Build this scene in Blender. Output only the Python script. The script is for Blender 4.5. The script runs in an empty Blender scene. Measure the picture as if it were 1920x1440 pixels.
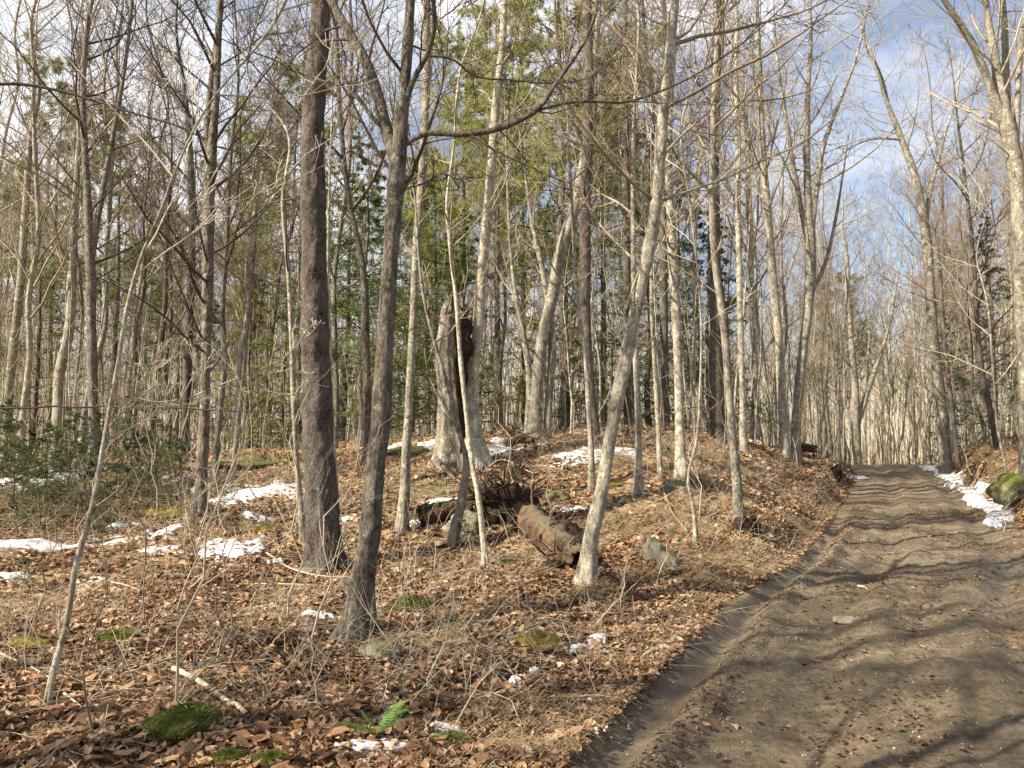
import bpy, math, random
import numpy as np
from mathutils import Vector
random.seed(7)
rng = np.random.default_rng(11)
S = bpy.context.scene
COL = S.collection

# ------------------------------------------------------------------ camera, sky, sun, exposure
FX = 1450.0
PITCH = math.atan((826 - 720) / FX)
EYE = 1.6
cam_d = bpy.data.cameras.new('camera'); cam = bpy.data.objects.new('camera', cam_d); COL.objects.link(cam)
cam.location = (0, 0, EYE); cam.rotation_euler = (math.pi / 2 + PITCH, 0, 0)
cam_d.sensor_fit = 'HORIZONTAL'; cam_d.sensor_width = 36; cam_d.lens = 36 * FX / 1920
cam_d.clip_start = 0.05; cam_d.clip_end = 2000
S.camera = cam
SUN_AZ = math.radians(244)      # clockwise from +Y: behind and to the left
SUN_EL = math.radians(37)
W = bpy.data.worlds.new('World'); S.world = W; W.use_nodes = True
nt = W.node_tree; nt.nodes.clear()
def N(t, kind, **kw):
    n = t.nodes.new(kind)
    for k, v in kw.items():
        if k.startswith('i_'):
            n.inputs[k[2:].replace('_', ' ')].default_value = v
        else: setattr(n, k, v)
    return n
sky = N(nt, 'ShaderNodeTexSky', sky_type='NISHITA', sun_disc=False, sun_elevation=SUN_EL, sun_rotation=SUN_AZ)
sky.air_density = 1.0; sky.dust_density = 0.3; sky.ozone_density = 1.1
tc = N(nt, 'ShaderNodeTexCoord')
mp = N(nt, 'ShaderNodeMapping'); mp.inputs['Scale'].default_value = (1.0, 1.0, 2.2); mp.inputs['Location'].default_value = (0.35, 0.1, 0.0)
cn = N(nt, 'ShaderNodeTexNoise'); cn.inputs['Scale'].default_value = 2.6; cn.inputs['Detail'].default_value = 7; cn.inputs['Roughness'].default_value = 0.55
sx = N(nt, 'ShaderNodeSeparateXYZ')
ad = N(nt, 'ShaderNodeMath', operation='MULTIPLY_ADD'); ad.inputs[1].default_value = -0.30
cr = N(nt, 'ShaderNodeValToRGB'); cr.color_ramp.elements[0].position = 0.42; cr.color_ramp.elements[0].color = (.14, .14, .14, 1); cr.color_ramp.elements[1].position = 0.66
mx = N(nt, 'ShaderNodeMix', data_type='RGBA'); mx.inputs['B'].default_value = (8.2, 8.3, 8.6, 1)
bg = N(nt, 'ShaderNodeBackground'); bg.inputs['Strength'].default_value = 0.068
wo = N(nt, 'ShaderNodeOutputWorld')
L_ = nt.links.new
L_(tc.outputs['Generated'], mp.inputs['Vector']); L_(mp.outputs[0], cn.inputs['Vector'])
L_(tc.outputs['Generated'], sx.inputs[0]); L_(sx.outputs['X'], ad.inputs[0]); L_(cn.outputs['Fac'], ad.inputs[2])
L_(ad.outputs[0], cr.inputs['Fac']); L_(cr.outputs['Color'], mx.inputs['Factor'])
L_(sky.outputs[0], mx.inputs['A']); L_(mx.outputs['Result'], bg.inputs['Color']); L_(bg.outputs[0], wo.inputs['Surface'])
sd = bpy.data.lights.new('sun', 'SUN'); so = bpy.data.objects.new('sun', sd); COL.objects.link(so)
sd.energy = 5.0; sd.angle = math.radians(0.5); sd.color = (1.0, 0.90, 0.74)
sv = Vector((math.sin(SUN_AZ) * math.cos(SUN_EL), math.cos(SUN_AZ) * math.cos(SUN_EL), math.sin(SUN_EL)))
so.rotation_euler = sv.to_track_quat('Z', 'Y').to_euler()
S.cycles.denoising_prefilter = 'NONE'
S.view_settings.view_transform = 'Standard'; S.view_settings.look = 'None'
S.view_settings.exposure = 1.27; S.view_settings.gamma = 1.0; S.view_settings.use_curve_mapping = False

# ------------------------------------------------------------------ helpers: noise
_T2 = np.random.default_rng(3).random((256, 256))
_T3 = np.random.default_rng(4).random((48, 48, 48))
def vn2(x, y):
    xi = np.floor(x).astype(int); yi = np.floor(y).astype(int)
    fx = x - xi; fy = y - yi; fx = fx * fx * (3 - 2 * fx); fy = fy * fy * (3 - 2 * fy)
    a = _T2[xi % 256, yi % 256]; b = _T2[(xi + 1) % 256, yi % 256]
    c = _T2[xi % 256, (yi + 1) % 256]; d = _T2[(xi + 1) % 256, (yi + 1) % 256]
    return (a * (1 - fx) + b * fx) * (1 - fy) + (c * (1 - fx) + d * fx) * fy - 0.5
def fbm2(x, y, o=4):
    s = 0; a = 1.0
    for i in range(o):
        s = s + a * vn2(x + 17.3 * i, y + 9.1 * i); a *= 0.5; x = x * 2.03; y = y * 2.03
    return s
def vn3(x, y, z):
    n = 48
    xi = np.floor(x).astype(int); yi = np.floor(y).astype(int); zi = np.floor(z).astype(int)
    fx = x - xi; fy = y - yi; fz = z - zi
    fx = fx * fx * (3 - 2 * fx); fy = fy * fy * (3 - 2 * fy); fz = fz * fz * (3 - 2 * fz)
    r = 0
    for i, wx in ((0, 1 - fx), (1, fx)):
        for j, wy in ((0, 1 - fy), (1, fy)):
            for k, wz in ((0, 1 - fz), (1, fz)):
                r = r + _T3[(xi + i) % n, (yi + j) % n, (zi + k) % n] * wx * wy * wz
    return r - 0.5
def fbm3(x, y, z, o=3):
    s = 0; a = 1.0
    for i in range(o):
        s = s + a * vn3(x + 7.3 * i, y + 3.1 * i, z + 5.7 * i); a *= 0.5; x = x * 2.1; y = y * 2.1; z = z * 2.1
    return s

# ------------------------------------------------------------------ helpers: view rays, terrain
CP, SP = math.cos(PITCH), math.sin(PITCH)
def ray(px, py):
    a = (px - 960) / FX; b = (720 - py) / FX
    return np.array([a, CP - b * SP, SP + b * CP])
def at(px, py, Y):
    r = ray(px, py); r = r * (Y / r[1])
    return np.array([r[0], Y, EYE + r[2]])

RY = [-14, -6, 0, 3.8, 6.3, 7.5, 9.6, 12.5, 19, 26, 33, 45, 60, 130]
RXL = [-7.6, -4.0, -1.6, .15, 1.43, 2.0, 3.4, 4.9, 8.1, 11.4, 14.4, 19.8, 26.5, 57]
RZY = [-14, 0, 4, 12.5, 19, 28, 33, 38, 50, 70, 130]
RZZ = [0, 0, 0, .135, .25, .42, .46, .42, .0, -.6, -2.2]
RW = 3.25
def road_left(y): return np.interp(y, RY, RXL)
def road_z(y): return np.interp(y, RZY, RZZ)
_cp = [(0, 1440, 3.75), (500, 1440, 3.8), (950, 1440, 3.8), (0, 1200, 6.2), (400, 1200, 6.1), (670, 1200, 6.1), (900, 1190, 6.2),
 (1100, 1095, 7.7), (1200, 1040, 8.6), (1250, 980, 9.6), (1280, 900, 11.6), (1290, 850, 14), (1300, 820, 17), (1200, 824, 17), (1100, 827, 16.5),
 (1000, 822, 16.5), (900, 835, 15.5), (860, 872, 13.6), (1000, 900, 12.5), (950, 1000, 10), (1000, 1050, 9), (750, 1000, 10.2), (607, 1062, 8.9),
 (500, 1000, 10.5), (480, 930, 13), (400, 900, 15), (450, 862, 18), (560, 842, 19), (700, 840, 16.5), (378, 965, 11.5), (100, 1000, 11), (0, 1040, 9.5),
 (50, 920, 14), (100, 872, 19), (220, 880, 17), (0, 872, 20), (100, 858, 40), (480, 852, 40), (800, 852, 50), (1400, 992, 10.3), (1400, 900, 14),
 (1420, 832, 18.5), (1500, 845, 23), (1558, 868, 29), (1490, 940, 15), (1785, 850, 31), (1860, 836, 26), (1920, 842, 20.5), (1925, 900, 16),
 (1925, 950, 13.6), (2150, 900, 13), (2150, 850, 16), (1100, 840, 26), (1350, 838, 30), (900, 848, 30), (700, 850, 28), (300, 858, 28), (1450, 850, 40), (2000, 845, 35)]
_P = [at(*c) for c in _cp]
_P += [np.array(p, float) for p in [(-8, 0, .0), (-20, 5, .1), (-25, -10, .0), (-8, -10, 0), (-32, 22, .5), (-70, 60, 0.8), (0, 90, 0.2), (-30, 100, 0.6), (60, 100, -1.2), (110, 60, 1.0),
      (-6, 3, .0), (8, -4, .15), (14, -8, .4), (8, 5, .45), (11, 7, .7), (16, 10, 1.2), (30, 14, 1.8), (45, 35, 1.6), (0, 60, .6), (-90, 130, 1), (100, 130, -1), (60, -15, 2), (-60, -15, 0)]]
for yy in (0, 4, 8, 12.5, 19, 26, 33, 45, 60):
    for ff in (0, .5, 1): _P.append(np.array([road_left(yy) + RW * ff, yy, road_z(yy)]))
_P = np.array(_P)
def _tk(a, b):
    d2 = ((a[:, None, :] - b[None, :, :]) ** 2).sum(-1)
    return 0.5 * d2 * np.log(d2 + 1e-9)
_n = len(_P); _A = np.zeros((_n + 3, _n + 3)); _A[:_n, :_n] = _tk(_P[:, :2], _P[:, :2]) + np.eye(_n) * 0.35
_A[:_n, _n] = 1; _A[:_n, _n + 1:] = _P[:, :2]; _A[_n, :_n] = 1; _A[_n + 1:, :_n] = _P[:, :2].T
_c = np.linalg.solve(_A, np.concatenate([_P[:, 2], [0, 0, 0]]))
def sst(a, b, x):
    t = np.clip((x - a) / (b - a), 0, 1); return t * t * (3 - 2 * t)
def road_mask(x, y, m=0.5):
    l = road_left(y); return sst(-m, 0.0, x - l) * (1 - sst(RW, RW + m, x - l))
def gz(x, y):
    """height of the ground, relief of hummocks included"""
    x = np.atleast_1d(np.asarray(x, float)); y = np.atleast_1d(np.asarray(y, float))
    z = np.empty(x.shape); xf, yf, zf = x.ravel(), y.ravel(), np.empty(x.size)
    for s in range(0, x.size, 40000):
        q = np.stack([xf[s:s + 40000], yf[s:s + 40000]], 1)
        zf[s:s + 40000] = _tk(q, _P[:, :2]) @ _c[:_n] + _c[_n] + q @ _c[_n + 1:]
    z = zf.reshape(x.shape)
    z = np.clip(z, -4, 3.5)
    z = z + 0.12 * fbm2(x * 0.9 + 5, y * 0.9, 3) + 0.075 * fbm2(x * 2.8, y * 2.8 + 8, 3)
    m = road_mask(x, y)
    return z * (1 - m) + road_z(y) * m
def g1(x, y): return float(gz(x, y)[0])
def hit(px, py, y0=2.5, y1=60):
    r = ray(px, py); r = r / r[1]
    Y = np.concatenate([np.arange(y0, 20, .02), np.arange(20, y1, .1)])
    z = EYE + r[2] * Y - gz(r[0] * Y, Y)
    i = np.argmax(z < 0)
    if not (z < 0).any(): i = len(Y) - 1
    return np.array([r[0] * Y[i], Y[i], g1(r[0] * Y[i], Y[i])])

# ------------------------------------------------------------------ helpers: meshes
def mesh(name, V, Q=None, T=None, smooth=True, attr=None):
    me = bpy.data.meshes.new(name)
    V = np.asarray(V, np.float32); nq = 0 if Q is None else len(Q); ntr = 0 if T is None else len(T)
    me.vertices.add(len(V)); me.vertices.foreach_set('co', V.ravel())
    li = []; st = []
    if nq: li.append(np.asarray(Q, np.int32).ravel()); st.append(np.arange(nq, dtype=np.int32) * 4)
    if ntr: li.append(np.asarray(T, np.int32).ravel()); st.append(nq * 4 + np.arange(ntr, dtype=np.int32) * 3)
    li = np.concatenate(li); st = np.concatenate(st)
    me.loops.add(len(li)); me.loops.foreach_set('vertex_index', li)
    me.polygons.add(len(st)); me.polygons.foreach_set('loop_start', st)
    me.polygons.foreach_set('use_smooth', np.full(len(st), smooth))
    if attr is not None:
        for k, v in attr.items():
            a = me.attributes.new(k, 'FLOAT', 'POINT'); a.data.foreach_set('value', np.asarray(v, np.float32))
    me.update(calc_edges=True)
    return me
def tubes(P, R, n, rough=0.0, seed=0.0):
    """P (m,k,3), R (m,k) -> vertices and quads of m tubes"""
    m, k, _ = P.shape
    T = np.empty_like(P); T[:, 1:-1] = P[:, 2:] - P[:, :-2]; T[:, 0] = P[:, 1] - P[:, 0]; T[:, -1] = P[:, -1] - P[:, -2]
    T /= np.linalg.norm(T, axis=2, keepdims=True) + 1e-9
    mean = np.abs(T.mean(1)); ax = np.argmin(mean, 1); ref = np.eye(3)[ax][:, None, :]
    U = np.cross(T, ref); U /= np.linalg.norm(U, axis=2, keepdims=True) + 1e-9
    Wv = np.cross(T, U)
    a = np.arange(n) / n * 2 * np.pi
    c = np.cos(a)[None, None, :, None]; s = np.sin(a)[None, None, :, None]
    D = U[:, :, None, :] * c + Wv[:, :, None, :] * s
    Rr = R[:, :, None, None]
    if rough:
        C = P[:, :, None, :] + D * Rr
        f = fbm3(C[..., 0] * 14 + seed, C[..., 1] * 14, C[..., 2] * 4.5, 3) + 0.7 * vn3(C[..., 0] * 45, C[..., 1] * 45 + seed, C[..., 2] * 13)
        f2 = vn3(C[..., 0] * 3 + seed, C[..., 1] * 3, C[..., 2] * 1.6)
        Rr = Rr * (1 + rough * f[..., None] + 0.14 * f2[..., None])
    V = (P[:, :, None, :] + D * Rr).reshape(-1, 3)
    i = np.arange(m)[:, None, None] * k * n + np.arange(k - 1)[None, :, None] * n
    j = np.arange(n)[None, None, :]; j2 = (j + 1) % n
    Q = np.stack([i + j, i + j2, i + n + j2, i + n + j], -1).reshape(-1, 4)
    return V, Q
class Buf:
    def __init__(s): s.V = []; s.Q = []; s.T = []; s.n = 0; s.A = []
    def add(s, V, Q=None, T=None, a=None):
        s.V.append(V)
        if Q is not None and len(Q): s.Q.append(np.asarray(Q) + s.n)
        if T is not None and len(T): s.T.append(np.asarray(T) + s.n)
        s.A.append(np.zeros(len(V)) if a is None else a)
        s.n += len(V)
    def tubes(s, P, R, n, rough=0, seed=0): s.add(*tubes(P, R, n, rough, seed))
    def mesh(s, name, smooth=True, at_=None):
        return mesh(name, np.concatenate(s.V), np.concatenate(s.Q) if s.Q else None, np.concatenate(s.T) if s.T else None, smooth,
                    {at_: np.concatenate(s.A)} if at_ else None)
def link(name, me, mat=None, parent=None, loc=None, rot=None):
    o = bpy.data.objects.new(name, me); COL.objects.link(o)
    if mat is not None and me is not None and not me.materials: me.materials.append(mat)
    if parent is not None: o.parent = parent
    if loc is not None: o.location = loc
    if rot is not None: o.rotation_euler = rot
    return o
def tag(o, label=None, cat=None, group=None, kind=None):
    if label: o['label'] = label
    if cat: o['category'] = cat
    if group: o['group'] = group
    if kind: o['kind'] = kind
    return o
def thing(name, label, cat, loc=(0, 0, 0), rz=0, group=None):
    return tag(link(name, None, loc=loc, rot=(0, 0, rz)), label, cat, group)

# ------------------------------------------------------------------ materials
def newmat(name, rough=0.9, spec=0.2):
    m = bpy.data.materials.new(name); m.use_nodes = True; t = m.node_tree
    b = t.nodes['Principled BSDF']; b.inputs['Roughness'].default_value = rough
    b.inputs['Specular IOR Level'].default_value = spec
    return m, t, b
def ramp(t, fac, stops):
    r = N(t, 'ShaderNodeValToRGB'); e = r.color_ramp.elements
    while len(e) < len(stops): e.new(0.5)
    for i, (p, c) in enumerate(stops): e[i].position = p; e[i].color = (*c, 1)
    t.links.new(fac, r.inputs['Fac']); return r.outputs['Color']
def noise(t, vec, scale, detail=4, rough=.55):
    n = N(t, 'ShaderNodeTexNoise'); n.inputs['Scale'].default_value = scale; n.inputs['Detail'].default_value = detail
    n.inputs['Roughness'].default_value = rough; t.links.new(vec, n.inputs['Vector']); return n.outputs['Fac']
def mixc(t, f, a, b, mode='MIX'):
    x = N(t, 'ShaderNodeMix', data_type='RGBA', blend_type=mode)
    for s, v in (('Factor', f), ('A', a), ('B', b)):
        if hasattr(v, 'links'): t.links.new(v, x.inputs[s])
        else: x.inputs[s].default_value = v if s == 'Factor' else (*v, 1)
    return x.outputs['Result']
def bump(t, b, h, strength, dist):
    n = N(t, 'ShaderNodeBump'); n.inputs['Strength'].default_value = strength; n.inputs['Distance'].default_value = dist
    t.links.new(h, n.inputs['Height']); t.links.new(n.outputs[0], b.inputs['Normal'])
def bark(name, light, dark, lichen, lich=0.5, zs=0.28, sc=26, bd=0.02, moss=False):
    m, t, b = newmat(name)
    c = N(t, 'ShaderNodeTexCoord'); oi = N(t, 'ShaderNodeObjectInfo')
    off = N(t, 'ShaderNodeVectorMath', operation='MULTIPLY_ADD')
    t.links.new(oi.outputs['Random'], off.inputs[0]); off.inputs[1].default_value = (31, 17, 23); t.links.new(c.outputs['Object'], off.inputs[2])
    mp = N(t, 'ShaderNodeMapping'); mp.inputs['Scale'].default_value = (1, 1, zs); t.links.new(off.outputs[0], mp.inputs['Vector'])
    v = mp.outputs[0]
    n1 = noise(t, v, sc, 6, .65); n2 = noise(t, v, sc * .25, 4); n3 = noise(t, off.outputs[0], 8, 6, .72)
    nf = noise(t, v, sc * 2.6, 4, .8); col = ramp(t, n1, [(.42, dark), (.56, light)])
    col = mixc(t, .7, col, ramp(t, nf, [(.40, (.30, .29, .28)), (.5, (.85, .85, .85)), (.60, (1.45, 1.42, 1.36))]), 'MULTIPLY')
    col = mixc(t, .5, col, ramp(t, n2, [(.3, [x * .75 for x in dark]), (.65, [min(1, x * 1.2) for x in light])]))
    lm = ramp(t, n3, [(lich, (0, 0, 0)), (lich + .08, (1, 1, 1))])
    col = mixc(t, lm, col, lichen)
    hv = N(t, 'ShaderNodeHueSaturation'); t.links.new(col, hv.inputs['Color'])
    vr = N(t, 'ShaderNodeMapRange'); t.links.new(oi.outputs['Random'], vr.inputs['Value']); vr.inputs['To Min'].default_value = .7; vr.inputs['To Max'].default_value = 1.15
    t.links.new(vr.outputs[0], hv.inputs['Value'])
    t.links.new(hv.outputs[0], b.inputs['Base Color']); bump(t, b, n1, .9, bd)
    return m
M = {}
M['maple'] = bark('bark_maple', (.235, .20, .155), (.055, .045, .036), (.33, .33, .27), .56, .45, 38, .045)
M['pine'] = bark('bark_pine', (.165, .135, .112), (.042, .036, .034), (.24, .23, .18), .60, .62, 36, .03)
M['pale'] = bark('bark_pale', (.46, .41, .315), (.14, .118, .088), (.54, .53, .43), .54, .55, 34, .025)
M['grey'] = bark('bark_grey', (.32, .285, .225), (.10, .086, .067), (.43, .42, .34), .54, .6, 28, .014)
M['dark'] = bark('bark_dark', (.16, .135, .105), (.05, .042, .035), (.28, .27, .21), .60, .4, 24, .012)
def flat(name, c1, c2, sc=6, rough=.9, spec=.2, bd=0, rnd=0):
    m, t, b = newmat(name, rough, spec); c = N(t, 'ShaderNodeTexCoord')
    n = noise(t, c.outputs['Object'], sc, 5, .6); col = ramp(t, n, [(.35, c1), (.65, c2)])
    if rnd:
        oi = N(t, 'ShaderNodeObjectInfo'); hv = N(t, 'ShaderNodeHueSaturation'); vr = N(t, 'ShaderNodeMapRange')
        t.links.new(oi.outputs['Random'], vr.inputs['Value']); vr.inputs['To Min'].default_value = 1 - rnd; vr.inputs['To Max'].default_value = 1 + rnd
        t.links.new(vr.outputs[0], hv.inputs['Value']); t.links.new(col, hv.inputs['Color']); col = hv.outputs[0]
    t.links.new(col, b.inputs['Base Color'])
    if bd: bump(t, b, n, .8, bd)
    return m
M['twig'] = flat('twig', (.19, .15, .108), (.38, .315, .225), 2.5, rnd=.25)
M['twig_dark'] = flat('twig_dark', (.045, .034, .027), (.11, .083, .062), 2.5)
M['twig_red'] = flat('twig_red', (.16, .105, .08), (.30, .215, .155), 2.5)
M['twig_pale'] = flat('twig_pale', (.36, .30, .22), (.52, .45, .33), 4)
def foliage(name, c1, c2, tr=.25):
    m, t, b = newmat(name, .6, .3); c = N(t, 'ShaderNodeTexCoord')
    n = noise(t, c.outputs['Object'], 1.6, 5, .7); col = ramp(t, n, [(.35, c1), (.65, c2)])
    t.links.new(col, b.inputs['Base Color'])
    tl = N(t, 'ShaderNodeBsdfTranslucent'); t.links.new(col, tl.inputs['Color']); ms = N(t, 'ShaderNodeMixShader'); ms.inputs[0].default_value = tr
    t.links.new(b.outputs[0], ms.inputs[1]); t.links.new(tl.outputs[0], ms.inputs[2]); t.links.new(ms.outputs[0], t.nodes['Material Output'].inputs['Surface'])
    return m
M['hemlock'] = foliage('needles_hemlock', (.075, .115, .035), (.19, .225, .075), .4)
M['hemlock_young'] = foliage('needles_young_hemlock', (.07, .105, .04), (.17, .20, .08), .4)
M['pineneedle'] = foliage('needles_pine', (.14, .18, .055), (.28, .31, .10), .4)
M['yellowgreen'] = foliage('needles_yellow_green', (.22, .26, .06), (.42, .43, .13), .5)
M['spruce'] = foliage('needles_spruce', (.035, .055, .035), (.08, .105, .06))
M['fern'] = foliage('fern_green', (.10, .20, .04), (.24, .36, .09), .3)
M['grass_green'] = foliage('grass_green', (.12, .19, .04), (.25, .30, .09), .3)
M['straw'] = foliage('straw', (.22, .155, .09), (.44, .34, .205), .2)
# leaves: colour from a per-leaf value
m, t, b = newmat('dead_leaf', .7, .25)
an = N(t, 'ShaderNodeAttribute', attribute_name='tint'); c = N(t, 'ShaderNodeTexCoord')
col = ramp(t, an.outputs['Fac'], [(0, (.07, .038, .024)), (.2, (.18, .098, .055)), (.4, (.34, .190, .098)), (.6, (.48, .295, .16)), (.8, (.57, .41, .26)), (1, (.70, .58, .43))])
n = noise(t, c.outputs['Object'], 60, 4); col = mixc(t, .55, col, ramp(t, n, [(.3, (.35, .3, .25)), (.6, (1, 1, 1))]), 'MULTIPLY')
t.links.new(col, b.inputs['Base Color'])
tl = N(t, 'ShaderNodeBsdfTranslucent'); t.links.new(col, tl.inputs['Color']); ms = N(t, 'ShaderNodeMixShader'); ms.inputs[0].default_value = .15
t.links.new(b.outputs[0], ms.inputs[1]); t.links.new(tl.outputs[0], ms.inputs[2]); t.links.new(ms.outputs[0], t.nodes['Material Output'].inputs['Surface'])
M['leaf'] = m
# forest floor
m, t, b = newmat('forest_floor', .95, .1); c = N(t, 'ShaderNodeTexCoord'); v = c.outputs['Object']
vo = N(t, 'ShaderNodeTexVoronoi'); vo.inputs['Scale'].default_value = 17; vo.inputs['Randomness'].default_value = 1; t.links.new(v, vo.inputs['Vector'])
sp = N(t, 'ShaderNodeSeparateColor'); t.links.new(vo.outputs['Color'], sp.inputs[0])
col = ramp(t, sp.outputs[0], [(0, (.06, .04, .025)), (.3, (.17, .108, .062)), (.6, (.32, .21, .12)), (.85, (.48, .34, .20)), (1, (.60, .47, .32))])
nb = noise(t, v, .8, 6, .6)
col = mixc(t, .6, col, ramp(t, nb, [(.35, (.45, .42, .36)), (.62, (1.0, .95, .85))]), 'MULTIPLY')
nm = noise(t, v, .55, 8, .68); gm = ramp(t, nm, [(.52, (0, 0, 0)), (.63, (1, 1, 1))])
mm = noise(t, v, 30, 4); mossc = ramp(t, mm, [(.35, (.075, .075, .028)), (.65, (.20, .18, .06))])
gf = N(t, 'ShaderNodeMath', operation='MULTIPLY'); gf.inputs[1].default_value = .75; t.links.new(gm, gf.inputs[0])
col = mixc(t, gf.outputs[0], col, mossc)
t.links.new(col, b.inputs['Base Color'])
hh = N(t, 'ShaderNodeMath', operation='MULTIPLY_ADD'); hh.inputs[1].default_value = .6; t.links.new(vo.outputs['Distance'], hh.inputs[0]); t.links.new(noise(t, v, 45, 5, .7), hh.inputs[2])
bump(t, b, hh.outputs[0], 1, .04)
M['floor'] = m
# road mud
m, t, b = newmat('road_mud', .8, .25); c = N(t, 'ShaderNodeTexCoord'); v = c.outputs['Object']
n1 = noise(t, v, 1.3, 8, .65); n2 = noise(t, v, 22, 8, .85); n3 = noise(t, v, 7, 8, .8)
col = ramp(t, n1, [(.3, (.12, .092, .062)), (.5, (.235, .188, .128)), (.68, (.37, .305, .21))])
col = mixc(t, .75, col, ramp(t, n2, [(.36, (.25, .20, .17)), (.5, (.85, .8, .74)), (.62, (1.45, 1.38, 1.2))]), 'MULTIPLY')
leafm = ramp(t, n3, [(.54, (0, 0, 0)), (.60, (1, 1, 1))])
fm = N(t, 'ShaderNodeMath', operation='MULTIPLY'); fm.inputs[1].default_value = .45; t.links.new(leafm, fm.inputs[0])
col = mixc(t, fm.outputs[0], col, (.15, .095, .06))
wt = N(t, 'ShaderNodeAttribute', attribute_name='wet')
col = mixc(t, wt.outputs['Fac'], col, mixc(t, .6, col, (.085, .070, .052)))
t.links.new(col, b.inputs['Base Color'])
rr = N(t, 'ShaderNodeMapRange'); t.links.new(wt.outputs['Fac'], rr.inputs['Value']); rr.inputs['To Min'].default_value = .85; rr.inputs['To Max'].default_value = .45
t.links.new(rr.outputs[0], b.inputs['Roughness'])
hh = N(t, 'ShaderNodeMath', operation='MULTIPLY_ADD'); hh.inputs[1].default_value = .5; t.links.new(n3, hh.inputs[0]); t.links.new(n2, hh.inputs[2])
bs = N(t, 'ShaderNodeMapRange'); t.links.new(wt.outputs['Fac'], bs.inputs['Value']); bs.inputs['To Min'].default_value = 1; bs.inputs['To Max'].default_value = .3
bp = N(t, 'ShaderNodeBump'); bp.inputs['Distance'].default_value = .035; t.links.new(bs.outputs[0], bp.inputs['Strength']); t.links.new(hh.outputs[0], bp.inputs['Height']); t.links.new(bp.outputs[0], b.inputs['Normal'])
M['road'] = m
# snow, moss, stone, rot
m, t, b = newmat('snow', .6, .3); c = N(t, 'ShaderNodeTexCoord')
n = noise(t, c.outputs['Object'], 30, 5, .7); nd = noise(t, c.outputs['Object'], 7, 6, .75)
col = mixc(t, ramp(t, nd, [(.48, (0, 0, 0)), (.66, (.85, .85, .85))]), (.64, .645, .66), (.30, .25, .19))
t.links.new(col, b.inputs['Base Color']); bump(t, b, n, .7, .015)
b.inputs['Subsurface Weight'].default_value = 0
M['snow'] = m
M['moss'] = flat('moss', (.045, .055, .012), (.12, .125, .026), 18, .95, .1, .02)
M['moss_fuzz'] = foliage('moss_fuzz', (.075, .09, .016), (.21, .215, .04), .25)
M['moss_gold'] = foliage('moss_gold', (.12, .10, .025), (.27, .21, .055), .25)
M['moss_goldbase'] = flat('moss_gold_base', (.12, .09, .02), (.24, .18, .04), 18, .95, .1, .02)
M['root'] = flat('root', (.03, .021, .015), (.11, .075, .05), 9, .95, .1, .01)
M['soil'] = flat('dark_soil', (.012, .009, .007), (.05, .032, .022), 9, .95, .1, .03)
def stone_mat(name, a, b_, lc):
    m, t, b = newmat(name, .9, .2); c = N(t, 'ShaderNodeTexCoord'); v = c.outputs['Object']
    col = ramp(t, noise(t, v, 7, 6, .7), [(.35, a), (.65, b_)])
    g = N(t, 'ShaderNodeNewGeometry'); s = N(t, 'ShaderNodeSeparateXYZ'); t.links.new(g.outputs['Normal'], s.inputs[0])
    ma = N(t, 'ShaderNodeMath', operation='MULTIPLY_ADD'); ma.inputs[1].default_value = .35; t.links.new(s.outputs['Z'], ma.inputs[0]); t.links.new(noise(t, v, 5, 6, .7), ma.inputs[2])
    col = mixc(t, ramp(t, ma.outputs[0], [(.66, (0, 0, 0)), (.80, (1, 1, 1))]), col, lc)
    t.links.new(col, b.inputs['Base Color']); bump(t, b, noise(t, v, 24, 6, .7), .9, .02); return m
M['stone'] = stone_mat('stone', (.13, .12, .095), (.33, .31, .25), (.15, .145, .06))
M['stone_moss'] = stone_mat('stone_mossy', (.10, .10, .06), (.22, .20, .10), (.14, .17, .03))
M['rot'] = stone_mat('rotten_wood', (.035, .02, .012), (.16, .095, .05), (.12, .095, .06))
M['rotdark'] = stone_mat('rotten_wood_dark', (.022, .014, .010), (.085, .05, .03), (.09, .10, .03))
M['pebble'] = flat('pebble', (.20, .17, .13), (.38, .34, .27), 9)

# ------------------------------------------------------------------ ground and road
def axis(*segs):
    o = []
    for a, b, n, g in segs:
        u = np.linspace(0, 1, n, endpoint=False) ** g; o.append(a + (b - a) * u)
    return np.concatenate(o + [[segs[-1][1]]])
xs = np.concatenate([-axis((6.5, 140, 90, 2.2))[::-1], axis((-6.5, 9.5, 200, 1))[1:-1], axis((9.5, 170, 110, 2.2))])
ys = np.concatenate([np.linspace(-18, 2.4, 24)[:-1], axis((2.4, 15, 200, 1), (15, 40, 90, 1.2), (40, 240, 60, 1.7))])
GX, GY = np.meshgrid(xs, ys)
GZ = gz(GX, GY)
fine = 1 - road_mask(GX, GY, .1)
GZ += fine * (0.03 * fbm2(GX * 9, GY * 9, 3)) * np.clip(30 / (np.abs(GY) + 8), 0, 1)
GZ -= 0.24 * (sst(-.06, .10, GX - road_left(GY)) * (1 - sst(RW - .2, RW - .02, GX - road_left(GY)))) * (GY < 52)
nx, ny = len(xs), len(ys)
idx = np.arange(nx * ny).reshape(ny, nx)
Q = np.stack([idx[:-1, :-1], idx[:-1, 1:], idx[1:, 1:], idx[1:, :-1]], -1).reshape(-1, 4)
floor = tag(link('ground', mesh('ground', np.stack([GX, GY, GZ], -1).reshape(-1, 3), Q), M['floor']), 'leaf covered forest floor rising to a low knoll left of the road', kind='structure')

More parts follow.
